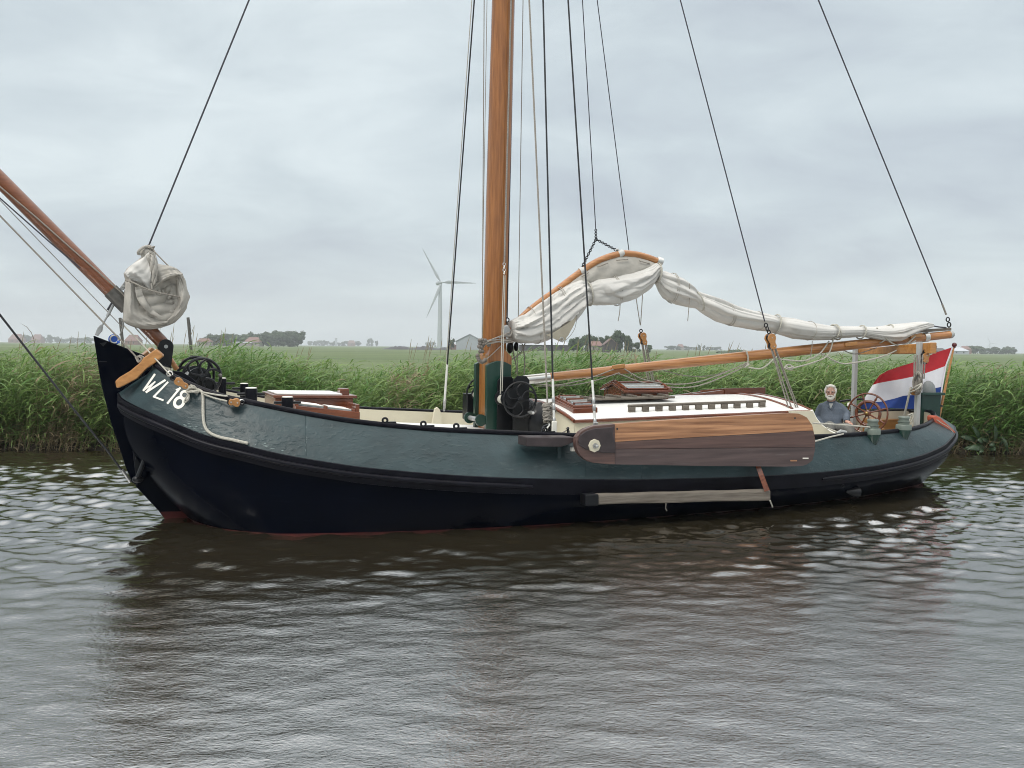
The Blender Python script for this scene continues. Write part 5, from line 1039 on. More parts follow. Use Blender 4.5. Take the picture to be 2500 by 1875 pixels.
chain('bridle_chain', at(1455, 584, 0), at(1421, 652, -.02), gaff, 16); chain('bridle_chain', at(1455, 584, 0), at(1507, 612, -.02), gaff, 14); chain('bridle_chain', at(1454.5, 560, 0), at(1455, 584, 0), gaff, 6)
part('bridle_ring', MB().ring(at(1507, 613, -.03), (0, 1, 0), .03, .01, 14, 6), 'canvasw', gaff)

# sails
def bundle(edges, lat, depth, nseg=120, nth=56, seed=1, amp=.16, ties=(), lat2=None, kf=(4, 7, 12)):
    r_ = np.random.default_rng(seed); ed = np.array(edges, float); xs_ = np.linspace(ed[0, 0], ed[-1, 0], nseg); rows = []
    ph = r_.uniform(0, 6.28, 6); dr = r_.uniform(-1.6, 1.6, 6); L = len(xs_)
    for i, x in enumerate(xs_):
        s = i / (L - 1); yt, yb = np.interp(x, ed[:, 0], ed[:, 1]), np.interp(x, ed[:, 0], ed[:, 2]); la = lat if lat2 is None else lat + (lat2 - lat) * s
        t_, b_ = at(x, yt, la), at(x, yb, la); c = (t_ + b_) / 2; n = (t_ - b_); hh = n.length / 2; n.normalize(); dp = depth if not callable(depth) else depth(s)
        for (tx, tw) in ties: dp *= 1 - .5 * math.exp(-((x - tx) / tw) ** 2)
        dp = min(dp, hh * 1.5); row = []
        for j in range(nth):
            a = 2 * math.pi * j / nth
            f = 0
            for q, k in enumerate(kf):
                fr_ = (k * a / (2 * math.pi) + ph[q] + dr[q] * .55 * s + .13 * math.sin(9 * s + ph[q + 1] + 2 * a) + .06 * math.sin(23 * s + 3 * a + q)) % 1.0
                w_ = (fr_ / .82) ** .8 if fr_ < .82 else 1 - (fr_ - .82) / .18
                f += (w_ - .5) * (.75 + .5 * math.sin(6 * s + 2 * a + ph[q + 2])) / (q + 1.1)
            F = 1 + amp * f
            row.append(c + n * (hh * math.cos(a) * (F if abs(math.cos(a)) < .9 else 1 + .35 * amp * f)) + Vector((0, 1, 0)) * (-dp * math.sin(a) * F))
        rows.append(row)
    mb = MB().grid(rows, closed=True); k = len(mb.v)
    for i0, flip in ((0, 1), ((nseg - 1) * nth, 0)):
        c = sum((mb.v[i0 + j] for j in range(nth)), Vector()) / nth; mb.v.append(c); ci = len(mb.v) - 1
        mb.f += [(ci, i0 + (j + 1) % nth, i0 + j) if flip else (ci, i0 + j, i0 + (j + 1) % nth) for j in range(nth)]
    return mb
sail = thing('furled_mainsail', 'white canvas mainsail bundled under the curved gaff and along the boom', 'sail', at(1600, 660, -.02), BOAT)
r1 = [(1248, 783, 829), (1262, 776, 834), (1280, 768, 838), (1310, 746, 836), (1350, 719, 822), (1390, 694, 788), (1415, 684, 764), (1428, 688, 748), (1436, 704, 740)]
r2 = [(1430, 704, 742), (1440, 690, 744), (1460, 682, 746), (1500, 676, 744), (1550, 664, 729), (1585, 650, 703), (1600, 642, 684), (1608, 646, 668)]
r3 = [(1602, 655, 690), (1612, 661, 713), (1625, 663, 729), (1658, 677, 745), (1685, 697, 751), (1700, 710, 753), (1720, 719, 766), (1755, 732, 786), (1791, 746, 796), (1830, 757, 803), (1871, 767, 808), (1900, 774, 815), (1936, 778, 826), (1984, 788, 830), (2020, 794, 829), (2035, 796, 826), (2070, 797, 824), (2105, 797, 822), (2141, 798, 830), (2165, 796, 834), (2187, 792, 833), (2211, 790, 822), (2237, 787, 811), (2257, 785, 804), (2276, 790, 799)]
part('sail_roll', bundle(r1, -.06, .24, 130, 96, 3, .38, ((1436, 14),), kf=(7, 11, 17)), 'canvasw', sail, smooth=80)
part('sail_roll', bundle(r2, -.06, .22, 130, 96, 5, .30, ((1434, 16), (1606, 20))), 'canvasw', sail, smooth=80)
part('sail_roll', bundle(r3, -.03, .21, 300, 90, 9, .28, ((1606, 16), (1702, 14), (1898, 14), (2038, 16), (2100, 12))), 'canvasw', sail, smooth=80)
gpp = np.array(gp); 
rows = []
for x in np.linspace(1340, 1603, 50):
    yt = np.interp(x, gpp[:, 0], gpp[:, 1]) + 7; yb = np.interp(x, [1340, 1400, 1440, 1500, 1560, 1603], [735, 704, 700, 690, 676, 662]); rows.append([at(x, yt + (yb - yt) * k / 9, -.05 - .05 * math.sin(k / 9 * math.pi) - .02 * math.sin(x / 11 + k * .7) * k / 9) for k in range(10)])
part('sail_peak_panel', MB().grid(rows), 'canvas', sail, smooth=80)
M['seam'] = material('sail_seam_cloth', (.38, .36, .31), .85, var=.1, scale=9)
M['canvas_tan'] = material('sail_corner_patch', (.36, .33, .26), .85, var=.12, scale=6, bump=.25, transl=.1)
part('sail_corner', MB().prism(A([(1333, 818), (1352, 812), (1385, 790), (1409, 770), (1402, 792), (1388, 818), (1374, 836), (1366, 833)], -.30), (0, .015, 0)), 'canvas_tan', sail, smooth=0)
part('corner_ring', MB().ring(at(1371, 829, -.32), (0, 1, 0), .028, .009, 14, 6), 'galv', sail)
for (x0, x1) in ((1337, 1362), (1420, 1437), (1459, 1484), (1505, 1533), (1560, 1587)):
    f = lambda x: np.interp(x, gpp[:, 0], gpp[:, 1]) + 13
    part('lacing', MB().tube([at(x0, f(x0), -.10), at((x0 + x1) / 2, f((x0 + x1) / 2) + 1, -.115), at(x1, f(x1), -.10)], .009, 6), 'ropeg', sail)
def band(x, yt, yb, lat, d, r=.014, mat='canvas', sk=0):
    t_, b_ = at(x - sk, yt, lat), at(x + sk, yb, lat); c = (t_ + b_) / 2; n = (t_ - b_) / 2; return MB().tube([c + n * 1.08 * math.cos(a) + Vector((0, -d * math.sin(a), 0)) for a in np.linspace(0, 2 * math.pi, 22, endpoint=False)], r, 6, closed=True)
for x, yt, yb, d, sk in ((1436, 690, 744, .16, 4), (1603, 645, 690, .16, -3), (1704, 712, 756, .15, 8), (1893, 770, 815, .15, -5), (2036, 794, 828, .14, -4), (2040, 794, 828, .14, 5), (2102, 796, 826, .13, -3), (2160, 794, 836, .14, -14)):
    part('sail_tie', band(x, yt, yb, -.05, d, .012, sk=sk), 'rope', sail)
for x, yt, yb, d, sk in ((1302, 752, 836, .25, 10), (1372, 706, 803, .25, 9), (1376, 704, 801, .25, 9), (1500, 676, 744, .225, 5), (1504, 675, 743, .225, 5), (1639, 669, 736, .215, -3), (1643, 670, 738, .215, -3), (1775, 740, 791, .215, 2), (1780, 742, 793, .215, 2), (1850, 762, 805, .215, 0), (1975, 786, 829, .215, -3)):
    part('sail_seam', band(x, yt, yb, -.05, d * .93, .0055, sk=sk), 'canvas', sail)
for (x, y, l_) in ((1514, 742, 42), (1684, 692, 92), (1983, 832, 40)):
    a = at(x, y, -.22); part('reef_line', MB().tube(smoothpath([a, at(x - 1, y + l_ * .45, -.22), at(x - 5, y + l_, -.22)], 10), .007, 6), 'ropeg', sail)
part('clew_line', MB().tube(smoothpath(A([(1409, 772, -.28), (1404, 800, -.28), (1392, 820, -.28), (1378, 833, -.28)]), 12), .004, 5), 'ropeg', sail)
part('outhaul', MB().tube(smoothpath(A([(2258, 790, -.03), (2285, 797, -.04), (2310, 800, -.04)]), 10), .012, 6), 'wire', sail)
# slack ropes on the boom
def hang(name, pts, r=.010, mat='rope'): return part(name, MB().tube(smoothpath(A(pts), 40), r, 7), mat, boom)
hang('slack_line', [(1305, 937, -.05), (1360, 940, -.12), (1430, 926, -.14), (1498, 902, -.13)], .009, 'ropeg'); hang('slack_line', [(1310, 943, -.05), (1390, 941, -.12), (1450, 930, -.14), (1512, 910, -.12)], .008, 'ropeg')
hang('slack_line', [(1524, 901, -.12), (1570, 926, -.16), (1640, 938, -.18), (1710, 931, -.16), (1790, 901, -.13), (1822, 886, -.12)], .010, 'ropeg'); hang('slack_line', [(1510, 912, -.12), (1570, 934, -.16), (1650, 946, -.18), (1715, 939, -.16), (1795, 906, -.13), (1822, 889, -.12)], .010, 'ropeg')
hang('slack_line', [(1620, 905, .12), (1680, 918, .12), (1740, 916, .12), (1800, 898, .12)], .008, 'ropeg')
hang('boom_loop', [(1814, 855, -.06), (1822, 858, -.10), (1826, 872, -.10), (1825, 888, -.09), (1817, 897, -.11), (1824, 893, -.13), (1828, 889, -.10), (1822, 886, -.08)], .013)
hang('slack_line', [(1826, 897, -.12), (1860, 899, -.15), (1890, 876, -.18), (1900, 868, -.15)], .012); hang('slack_line', [(1905, 877, -.16), (1960, 881, -.15), (2000, 864, -.14), (2024, 833, -.1)], .012)
hang('slack_line', [(1935, 899, -.16), (1985, 885, -.15), (2020, 868, -.14), (2034, 830, -.12), (2034, 806, -.12)], .012); hang('slack_line', [(2004, 862, -.12), (2050, 886, -.14), (2090, 885, -.15), (2160, 868, -.14), (2236, 832, -.12)], .012)
hang('slack_line', [(2060, 856, .05), (2090, 864, .05), (2140, 849, .05)], .008, 'ropeg'); hang('slack_line', [(2140, 800, -.14), (2165, 828, -.17), (2190, 843, -.16), (2215, 838, -.14), (2235, 820, -.10)], .013)
hang('knot', [(1918, 893, -.16), (1926, 899, -.18), (1934, 895, -.16), (1924, 890, -.14), (1916, 898, -.17), (1930, 902, -.17), (1938, 896, -.15)], .014)
# jib bundled on the forestay
jb = thing('bundled_jib', 'grey-white canvas jib tied in a round bundle hanging on the forestay above the stem', 'sail', at(380, 720, 0), BOAT)
jr = [(598, 360, 368), (606, 348, 374), (614, 342, 379), (628, 345, 381), (644, 326, 386), (650, 318, 412), (657, 311, 430), (667, 304, 444), (680, 308, 450), (704, 307, 455), (724, 305, 461), (753, 303, 453), (767, 302, 445), (780, 301, 433), (788, 303, 424), (795, 318, 409), (800, 335, 388), (804.5, 352, 372)]
ja = np.array(jr, float); rows = []
def jitter(a, s):
    f = 0
    for q, (k, m_, p) in enumerate(((5, 3.2, .4), (9, -5.5, 1.9), (14, 8.5, 4.0))):
        f += (abs(math.sin(k * a / 2 + m_ * s * 2.2 + p + 1.3 * math.sin(3.1 * s * 3 + a * 2))) ** .65 - .6) / (q + 1.1)
    return f
for i, y in enumerate(np.linspace(598, 804.5, 120)):
    s = i / 119; xl, xr = np.interp(y, ja[:, 0], ja[:, 1]), np.interp(y, ja[:, 0], ja[:, 2]); l_, r_ = at(xl, y, 0), at(xr, y, 0); c = (l_ + r_) / 2; h = (r_ - l_) / 2; hh = h.length; row = []
    for j in range(80):
        a = 2 * math.pi * j / 80; F = 1 + .26 * jitter(a, s); ca, sa = math.cos(a), math.sin(a)
        px_ = np.interp(y, [640, 700, 740, 790], [0, .5, .5, 0]); cav = px_ * math.exp(-((ca - .35) / .33) ** 2) * (sa > 0) * sa
        row.append(c + h * (ca * (F if abs(ca) < .88 else 1 + .3 * (F - 1))) + Vector((0, -min(hh * .8, .30) * sa * (F - .80 * cav), 0)))
    rows.append(row)
part('jib_cloth', MB().grid(rows, closed=True), 'canvas', jb, smooth=80)
def fold(pts, w, lat0, seed=0):
    """a bent strip of doubled canvas"""
    P = smoothpath(A(pts, lat0), 30); rows = []
    for i, p in enumerate(P):
        t = (P[min(i + 1, len(P) - 1)] - P[max(i - 1, 0)]).normalized(); n = t.cross(Vector((0, 1, 0))).normalized(); s = i / (len(P) - 1); ww = w * (.55 + .45 * math.sin(math.pi * min(1, .15 + s)))
        rows.append([p + n * (ww * math.cos(a)) + Vector((0, 1, 0)) * (-.4 * ww * math.sin(a) - .03 * math.sin(9 * s + seed) * math.sin(a)) for a in np.linspace(0, 2 * math.pi, 14, endpoint=False)])
    return MB().grid(rows, closed=True)
def patch(c1, c2, lat, bulge, seed, mat='canvas'):
    a, b = smoothpath([Vector((x, y, 0)) for x, y in c1], 30), smoothpath([Vector((x, y, 0)) for x, y in c2], 30); n = min(len(a), len(b)); rows = []
    for i in range(n):
        s = i / (n - 1); row = []
        for k in range(15):
            t = k / 14; p = a[i].lerp(b[i], t); w = .018 * math.sin(7 * t + 5 * s + seed) + .012 * math.sin(17 * s - 9 * t + 2 * seed) + .008 * math.sin(29 * t + 11 * s + seed)
            row.append(at(p.x, p.y, lat - bulge * math.sin(math.pi * min(1, max(0, t))) * (.4 + .6 * math.sin(math.pi * s)) + w))
        rows.append(row)
    o = part('jib_panel', MB().grid(rows), mat, jb, smooth=80); sm = o.modifiers.new('t', 'SOLIDIFY'); sm.thickness = .012; return o
patch([(306, 684), (303, 725), (301, 765), (302, 786), (335, 801), (372, 804), (408, 795)], [(330, 690), (336, 715), (342, 742), (356, 762), (372, 775), (392, 782), (412, 782)], -.22, .13, 1)
patch([(303, 667), (322, 646), (349, 629), (366, 614)], [(320, 684), (346, 692), (372, 706), (379, 640)], -.26, .10, 2, 'canvasw')
patch([(384, 645), (414, 649), (432, 656), (447, 669)], [(374, 706), (392, 692), (412, 682), (438, 672)], -.28, .09, 3)
patch([(440, 664), (451, 686), (458, 708), (461, 725), (454, 753), (432, 782), (411, 793)], [(428, 676), (430, 700), (431, 722), (433, 742), (424, 757), (410, 770), (396, 782)], -.20, .12, 4)
patch([(368, 612), (378, 622), (384, 650), (380, 690)], [(358, 626), (366, 650), (368, 680), (371, 708)], -.33, .05, 5)
for i, (pts, w, l_) in enumerate((([(403, 716), (413, 703), (424, 703), (419, 717), (410, 730)], .04, -.20), ([(374, 738), (394, 729), (414, 736), (428, 742)], .05, -.18), ([(388, 768), (402, 752), (420, 760), (432, 744)], .05, -.20), ([(336, 700), (344, 728), (362, 754), (392, 776)], .045, -.33), ([(372, 712), (390, 714), (404, 710)], .05, -.22))):
    part('jib_fold', fold(pts, w, l_, i), 'canvas', jb, smooth=80)
part('jib_head_loop', MB().tube(smoothpath(A([(362, 601, -.05), (350, 604, -.08), (340, 612, -.08), (337, 619, -.05), (346, 620, -.05)]), 16), .018, 7), 'canvas', jb)
part('jib_tie', MB().tube(smoothpath(A([(306, 684, -.18), (325, 690, -.36), (352, 703, -.42), (385, 714, -.42), (420, 721, -.36), (450, 727, -.24), (461, 725, -.1)]), 40), .010, 7), 'ropeg', jb)
part('jib_tie', MB().tube(smoothpath(A([(368, 604, -.05), (378, 615, -.10), (395, 633, -.16), (412, 650, -.2)]), 16), .009, 7), 'ropeg', jb)
part('jib_knot', MB().tube(smoothpath(A([(360, 599, -.05), (368, 605, -.09), (376, 602, -.06), (370, 610, -.04), (362, 604, -.08), (374, 608, -.09)]), 24), .012, 7), 'ropeg', jb)
part('sail_eyelet', MB().ring(at(341, 795, -.26), (0, 1, 0), .022, .008, 12, 6), 'galv', jb)

# pulley blocks
def block(label, top, bot, lat, w, ropes=(), rmat='ropeg', hook=None):
    p, q = at(*top, lat), at(*bot, lat); d = (q - p); L = d.length; d.normalize(); x = d.cross(Vector((0, 1, 0))).normalized()
    t = thing('pulley_block', label, 'pulley block', p, BOAT)
    out_ = [(0, .35), (.08, .75), (.22, 1), (.38, .92), (.52, .68), (.64, .62), (.78, .78), (.92, .62), (1, .3)]
    poly = [p + d * (L * a) + x * (w * b) for a, b in out_] + [p + d * (L * a) - x * (w * b) for a, b in out_[::-1]]
    for k in (-1, 1): part('cheek', MB().prism([v + Vector((0, .042 * k - .012, 0)) for v in poly], (0, .024, 0)), 'oak', t, smooth=0, bevel=.008)
    for a in (.25, .8): part('sheave', MB().lathe(p + d * (L * a) - Vector((0, .028, 0)), (0, 1, 0), [(w * .75, 0), (w * .75, .056)], 14), 'iron', t)
    for a in (.25, .8): part('pin', MB().lathe(p + d * (L * a) - Vector((0, .062, 0)), (0, 1, 0), [(.010, 0), (.010, .124)], 8), 'galv', t)
    part('strop', MB().ring(p - d * .03, (0, 1, 0), .026, .009, 14, 6), 'iron', t)
    for a, b in ropes: part('fall', MB().tube(smoothpath([at(*a), at(*b)], 6), .011, 6), rmat, t)
    return t
block('wooden double block above the white cabin roof, in front of the boom', (1878, 815), (1886, 853), -1.2, .072, [((1882, 850, -1.22), (1927, 1003, -1.25)), ((1885, 852, -1.2), (1935, 1003, -1.25)), ((1891, 850, -1.18), (1945, 1000, -1.25)), ((1893, 848, -1.22), (1950, 1000, -1.25))])
block('wooden double block hanging beyond the boom behind the gabled skylight', (1566, 812), (1573, 842), .98, .058, [((1567, 840, .98), (1585, 955, 1.1)), ((1570, 842, .98), (1590, 955, 1.1)), ((1575, 842, .98), (1597, 955, 1.1)), ((1578, 840, .98), (1601, 953, 1.1))])
b3 = block('wooden block on the green bow beside the painted number', (427, 926), (458, 946), -1.12, .050)
b4 = block('small round wooden block on the bow rail at the after end of the rope tackle', (585, 983), (557, 981), -1.30, .055)
rp = thing('bow_tackle_rope', 'pale braided rope rove between two wooden blocks with its end trailing down the green bow', 'rope', on_hull(495, 962, .05), BOAT)
def hullpath(pts, off, r, n=50): return MB().tube(smoothpath([on_hull(x, y, o if (o := off) else off) for x, y in pts], n), r, 8)
part('rope_tail', hullpath([C7(p) for p in ((1080, 540), (1160, 545), (1215, 590), (1230, 680), (1232, 850), (1238, 1050), (1262, 1180), (1310, 1270), (1400, 1340), (1560, 1400), (1750, 1440), (1900, 1475), (2035, 1505))], .022, .019), 'rope', rp)
part('rope_part', MB().tube(smoothpath([on_hull(*C7((1240, 610)), .06), on_hull(*C7((1460, 660)), .07), on_hull(*C7((1690, 705)), .09)], 12), .011, 7), 'rope', rp)
part('rope_part', MB().tube(smoothpath([on_hull(*C7((1240, 630)), .05), on_hull(*C7((1440, 710)), .05), on_hull(*C7((1700, 800)), .09)], 12), .011, 7), 'rope', rp)
part('rope_hitch', MB().tube(smoothpath([on_hull(*C7(p), .05 + .03 * math.sin(3 * i)) for i, p in enumerate(((960, 480), (1020, 540), (1090, 520), (1030, 490), (1000, 560), (1100, 600), (1130, 550), (1050, 530), (940, 570), (1060, 610), (1150, 580), (1080, 500)))], 60), .014, 7), 'rope', rp)
part('rope_loop', MB().tube(smoothpath([on_hull(*C7(p), .035) for p in ((960, 610), (990, 650), (975, 720), (920, 775), (905, 750), (935, 690), (965, 640))], 30), .010, 7), 'rope', rp)
part('shackle', MB().ring(on_hull(*C7((1925, 785)), .05), (0, 1, 0.3), .03, .009, 14, 6), 'steel', rp); part('shackle', MB().ring(on_hull(*C7((660, 270)), .06), (0, 1, .4), .035, .009, 14, 6), 'steel', rp)
cl_ = thing('rope_coil', 'thick grey rope coiled round its own fall beside the winch', 'rope coil', at(1338, 1020, -1.75), BOAT)
cp = []
for k in range(90):
    a = k * .62; cp.append(at(1337 + 9 * math.cos(a) + random.uniform(-2, 2), 985 + 44 * k / 90 + random.uniform(-2, 2), -1.78 - .09 * math.sin(a)))
part('coil_turns', MB().tube(smoothpath(cp, 270), .016, 7), 'ropeg', cl_)
part('coil_loop', MB().tube(smoothpath(A([(1324, 992, -1.8), (1333, 985, -1.85), (1350, 996, -1.88), (1356, 1002, -1.85), (1345, 1010, -1.85), (1330, 1005, -1.84), (1326, 1015, -1.8)]), 30), .013, 7), 'ropeg', cl_)
part('coil_shackle', MB().tube(smoothpath(A([(1337, 1028, -1.8), (1341, 1038, -1.84), (1334, 1048, -1.84), (1336, 1056, -1.84)]), 12), .014, 7), 'steel', cl_)
part('deck_block', MB().prism(A([(1324, 1056), (1329, 1040), (1341, 1036), (1346, 1046), (1347, 1057)], -1.72), (0, .07, 0)), 'iron', cl_, smooth=0, bevel=.01)
lr = thing('loose_line', 'thin grey line lying loose on the rail beside the leeboard head', 'rope', at(1378, 1060, -1.95), BOAT)
part('line_turns', MB().tube(smoothpath(A([(1352, 1056, -1.95), (1366, 1064, -1.97), (1376, 1056, -1.95), (1382, 1063, -1.98), (1390, 1056, -1.95), (1386, 1050, -1.93), (1372, 1059, -1.96), (1396, 1064, -1.97), (1408, 1062, -1.96)]), 50), .009, 6), 'ropeg', lr)
part('belaying_pin', MB().lathe(at(1386, 1065, -1.95), (0, 0, 1), [(.02, 0), (.012, .03), (.012, .08), (.022, .1), (.012, .12)], 10), 'iron', lr)
# mainsheet falls made up on the gallows post
ms = thing('mainsheet_hank', 'hank of grey mainsheet rope made up on the grey gallows post before the flag', 'rope coil', at_u(2243, 930, gu - .1), BOAT)
for k in range(4):
    x = 2230 + k * 6.5; part('fall', MB().tube(smoothpath([at_u(x + 3, 866, gu - .06 - .03 * (k % 2)), at_u(x + 2 - k * .3, 910, gu - .10), at_u(2236 + k * 2.4, 946, gu - .10)], 10), .013, 6), 'ropeg', ms)
hk = [at_u(2224 + 16 * (1 + math.cos(a)) * .5 + 8 + 3 * math.sin(2.3 * a), 935 + 26 * math.sin(a) + 2 * math.sin(5 * a), gu - .10 - .05 * math.sin(a * 1.7)) for a in np.linspace(0, 4 * 2 * math.pi, 70)]
part('hank_turns', MB().tube(smoothpath(hk, 210), .014, 6), 'ropeg', ms)
part('hank_turns', MB().tube(smoothpath([at_u(2222, 953, gu - .14), at_u(2236, 944, gu - .18), at_u(2250, 938, gu - .16), at_u(2240, 950, gu - .2), at_u(2224, 957, gu - .16)], 20), .016, 6), 'rope', ms)
part('sheet_tail', MB().tube(smoothpath([at_u(2224, 945, gu - .14), at_u(2219, 965, gu - .15), at_u(2211, 1000, gu - .12), at_u(2206, 1018, gu - .1)], 14), .018, 7), 'rope', ms)
part('hank_block', MB().ball(at_u(2231, 958, gu - .08), (.06, .05, .05)), 'oak', ms)
b5 = block('wooden block hung under the after end of the gallows beam', (2257, 862), (2256, 886), at_u(2256, 870, gu + .05).y, .075, [((2253, 884, at_u(2253, 884, gu).y), (2252, 925, at_u(2252, 925, gu).y)), ((2258, 884, at_u(2258, 884, gu).y), (2256, 925, at_u(2256, 925, gu).y))])
wl_ = thing('white_line_coil', 'small loops of white line on the cockpit lining by the after bollard', 'rope', at(2222, 1022, -.6), BOAT)
part('line_loops', MB().tube(smoothpath(A([(2213, 1016, -.8), (2222, 1030, -.8), (2229, 1018, -.8), (2226, 1010, -.78), (2220, 1026, -.8), (2216, 1034, -.82), (2225, 1040, -.8), (2230, 1012, -.78), (2215, 1014, -.8)]), 60), .010, 6), 'rope', wl_)
lb = thing('leeboard_tackle', 'white line led from the leeboard tip to a cleat and the forward stern bollard', 'rope', at(2050, 1058, -1.7), BOAT)
part('line', MB().tube(smoothpath(A([(1985, 1033, -2.0), (2050, 1037, -1.85), (2125, 1043, -1.76)]), 10), .012, 6), 'rope', lb)
part('line', MB().tube(A([(1988, 1078, -2.42), (2030, 1066, -2.1), (2062, 1059, -1.82)]), .012, 6), 'rope', lb)
part('line', MB().tube(smoothpath(A([(2018, 1044, -1.5), (2040, 1053, -1.65), (2060, 1057, -1.8)]), 8), .010, 6), 'rope', lb)
part('cleat', MB().tube(A([(2044, 1058, -1.8), (2052, 1053, -1.8), (2066, 1055, -1.8)]), [.02, .03, .02], 7), 'alu', lb)

# ================================================================== CREW AND LOOSE GEAR
plank = thing('gangplank', 'weathered grey gangplank with cross battens lying on the white cabin roof', 'gangplank', Vector(((at(1500, 990, -.5)).x, -.5, 1.4)), BOAT)
q0, q1 = at(1352, 986, -.35).x, at(1646, 998, -.62).x; n_ = 7
for k, (ya, yb) in enumerate(((-.64, -.50), (-.495, -.355), (-.35, -.21))):
    mb = MB(); pts = []
    for dz in (.035, .065):
        for u, y in ((q0 + .03 * k, ya), (q1 - .05 * (k % 2), ya), (q1 - .05 * (k % 2), yb), (q0 + .03 * k, yb)): pts.append(Vector((u, y, roofz(u, .42) + dz)))
    mb.add(pts, [(3, 2, 1, 0), (4, 5, 6, 7), (0, 1, 5, 4), (1, 2, 6, 5), (2, 3, 7, 6), (3, 0, 4, 7)]); part('plank', mb, 'grey', plank, smooth=0, bevel=.006)
for k in range(n_):
    u = q0 + (q1 - q0) * (k + .5) / n_; part('batten', MB().box((u, -.425, roofz(u, .42) + .080), (.05, .42, .03)), 'grey', plank, smooth=0, bevel=.004)
# person at the helm
PU = at(2030, 1010, .30); FW = Vector((LEYE.x - PU.x, LEYE.y - PU.y, 0)).normalized(); SD = Vector((0, 0, 1)).cross(FW)
if (BOAT.to_3x3() @ SD).dot(cam_r) < 0: SD = -SD
def pp(px, py, f=0.0):
    d = lray(px, py); c = PU + FW * f; return LEYE + d * ((c - LEYE).dot(FW) / d.dot(FW))
def ell(mb, c, rx, rf, rz, n=20, m=14):
    b = MB().ball((0, 0, 0), 1, n, m); mb.add([c + SD * (v.x * rx) + FW * (v.y * rf) + Vector((0, 0, v.z * rz)) for v in b.v], b.f); return mb
def rings(mb, lst, n=24):
    rows = [[c + SD * (rx * math.cos(a)) + FW * (rf * math.sin(a)) for a in np.linspace(0, 2 * math.pi, n, endpoint=False)] for c, rx, rf in lst]
    o = len(mb.v); mb.grid(rows, closed=True); k = len(rows)
    mb.f += [tuple(o + j for j in range(n - 1, -1, -1)), tuple(o + (k - 1) * n + j for j in range(n))]; return mb
man = thing('person', 'bearded white-haired person in a blue-grey sweater sitting in the cockpit beside the wheel', 'person', pp(2030, 1052, 0), BOAT)
def remesh(o, vox, it=6):
    r = o.modifiers.new('r', 'REMESH'); r.mode = 'VOXEL'; r.voxel_size = vox; r.use_smooth_shade = True
    s = o.modifiers.new('s', 'SMOOTH'); s.iterations = it; s.factor = .5
    return o
hd = pp(2027.5, 957.5, .07)
body = MB(); ell(body, hd + Vector((0, 0, .01)), .079, .100, .112); ell(body, hd + FW * .045 - Vector((0, 0, .055)), .058, .058, .065)
ell(body, hd + FW * .103 - Vector((0, 0, .018)), .016, .022, .028); ell(body, hd + FW * .108 - Vector((0, 0, .034)), .019, .018, .014)
for s_ in (-1, 1): ell(body, hd + SD * (.081 * s_) - FW * .005 - Vector((0, 0, .012)), .014, .022, .034); ell(body, hd + SD * (.036 * s_) + FW * .083 - Vector((0, 0, .028)), .024, .016, .02)
body.tube([pp(2028, 966, .02), pp(2029, 985, -.0)], [.058, .066], 14)
nk = pp(2029, 986.5, 0); body.tube([nk, pp(2030, 1046, 0)], [.09, .10], 14)
# the body continues under the clothes: arms with hands, hips and legs
wr_l, el_l, sh_l = pp(2066, 1029, .20), pp(2066, 1010, .03), pp(2052, 993, -.01)
wr_r, el_r, sh_r = pp(2005, 1040, .16), pp(1996, 1018, -.03), pp(2006, 993, -.01)
for s_, e_, w_ in ((sh_l, el_l, wr_l), (sh_r, el_r, wr_r)): body.tube([nk.lerp(s_, .3) - Vector((0, 0, .05)), s_, e_, w_], [.05, .045, .037, .028], 10)
kn_l, kn_r = pp(2074, 1050, .42), pp(2026, 1044, .44); hip = pp(2030, 1052, .02)
for k_, s_ in ((kn_l, 1), (kn_r, -1)):
    body.tube([hip + SD * .09 * s_, k_, k_ - Vector((0, 0, .22)) + FW * .02, k_ - Vector((0, 0, .40)) - FW * .02], [.075, .055, .05, .035], 10)
def hand(w, fd, upv, sgn):
    fd = fd.normalized(); upv = (upv - fd * upv.dot(fd)).normalized(); sd_ = fd.cross(upv) * sgn
    body.tube([w - fd * .01, w + fd * .04, w + fd * .085], [.026, .034, .036], 12, flat=1.0)
    for k, (o, l_) in enumerate(((-.030, .060), (-.010, .072), (.010, .068), (.030, .052))):
        a = w + fd * .075 + sd_ * o; body.tube([a, a + fd * l_ * .5 + upv * .004, a + fd * l_ - upv * .016], [.0105, .010, .008], 8)
    a = w + fd * .03 - sd_ * .032; body.tube([a, a + fd * .035 - sd_ * .022, a + fd * .065 - sd_ * .022 - upv * .01], [.013, .011, .009], 8)
hand(wr_l, pp(2083, 1038, .30) - wr_l, Vector((0, 0, 1)), 1); hand(wr_r, FW * .6 + SD * .35 - Vector((0, 0, .3)), Vector((0, 0, 1)), -1)
bo = part('body', body, 'skin', man, smooth=80); remesh(bo, .0065, 4)
sw = MB()
rings(sw, [(pp(2029, 978.5, -.01), .070, .072), (pp(2029, 981, -.01), .110, .082), (pp(2029, 985, -.015), .155, .095), (pp(2029.5, 989.5, -.01), .178, .110), (pp(2030, 997, -.0), .190, .125), (pp(2030, 1010, .01), .192, .138), (pp(2030, 1022, .03), .190, .155), (pp(2030, 1033, .03), .192, .165), (pp(2030, 1039, .03), .186, .160), (pp(2030, 1043, .03), .178, .150)])
sw.tube(smoothpath([sh_l - SD * .05 - Vector((0, 0, .015)), sh_l - Vector((0, 0, .012)), el_l, el_l.lerp(wr_l, .5) + FW * .0, wr_l + (wr_l - el_l).normalized() * .0], 20), [.074] * 5 + [.070] * 7 + [.062] * 6 + [.050] * 3, 14)
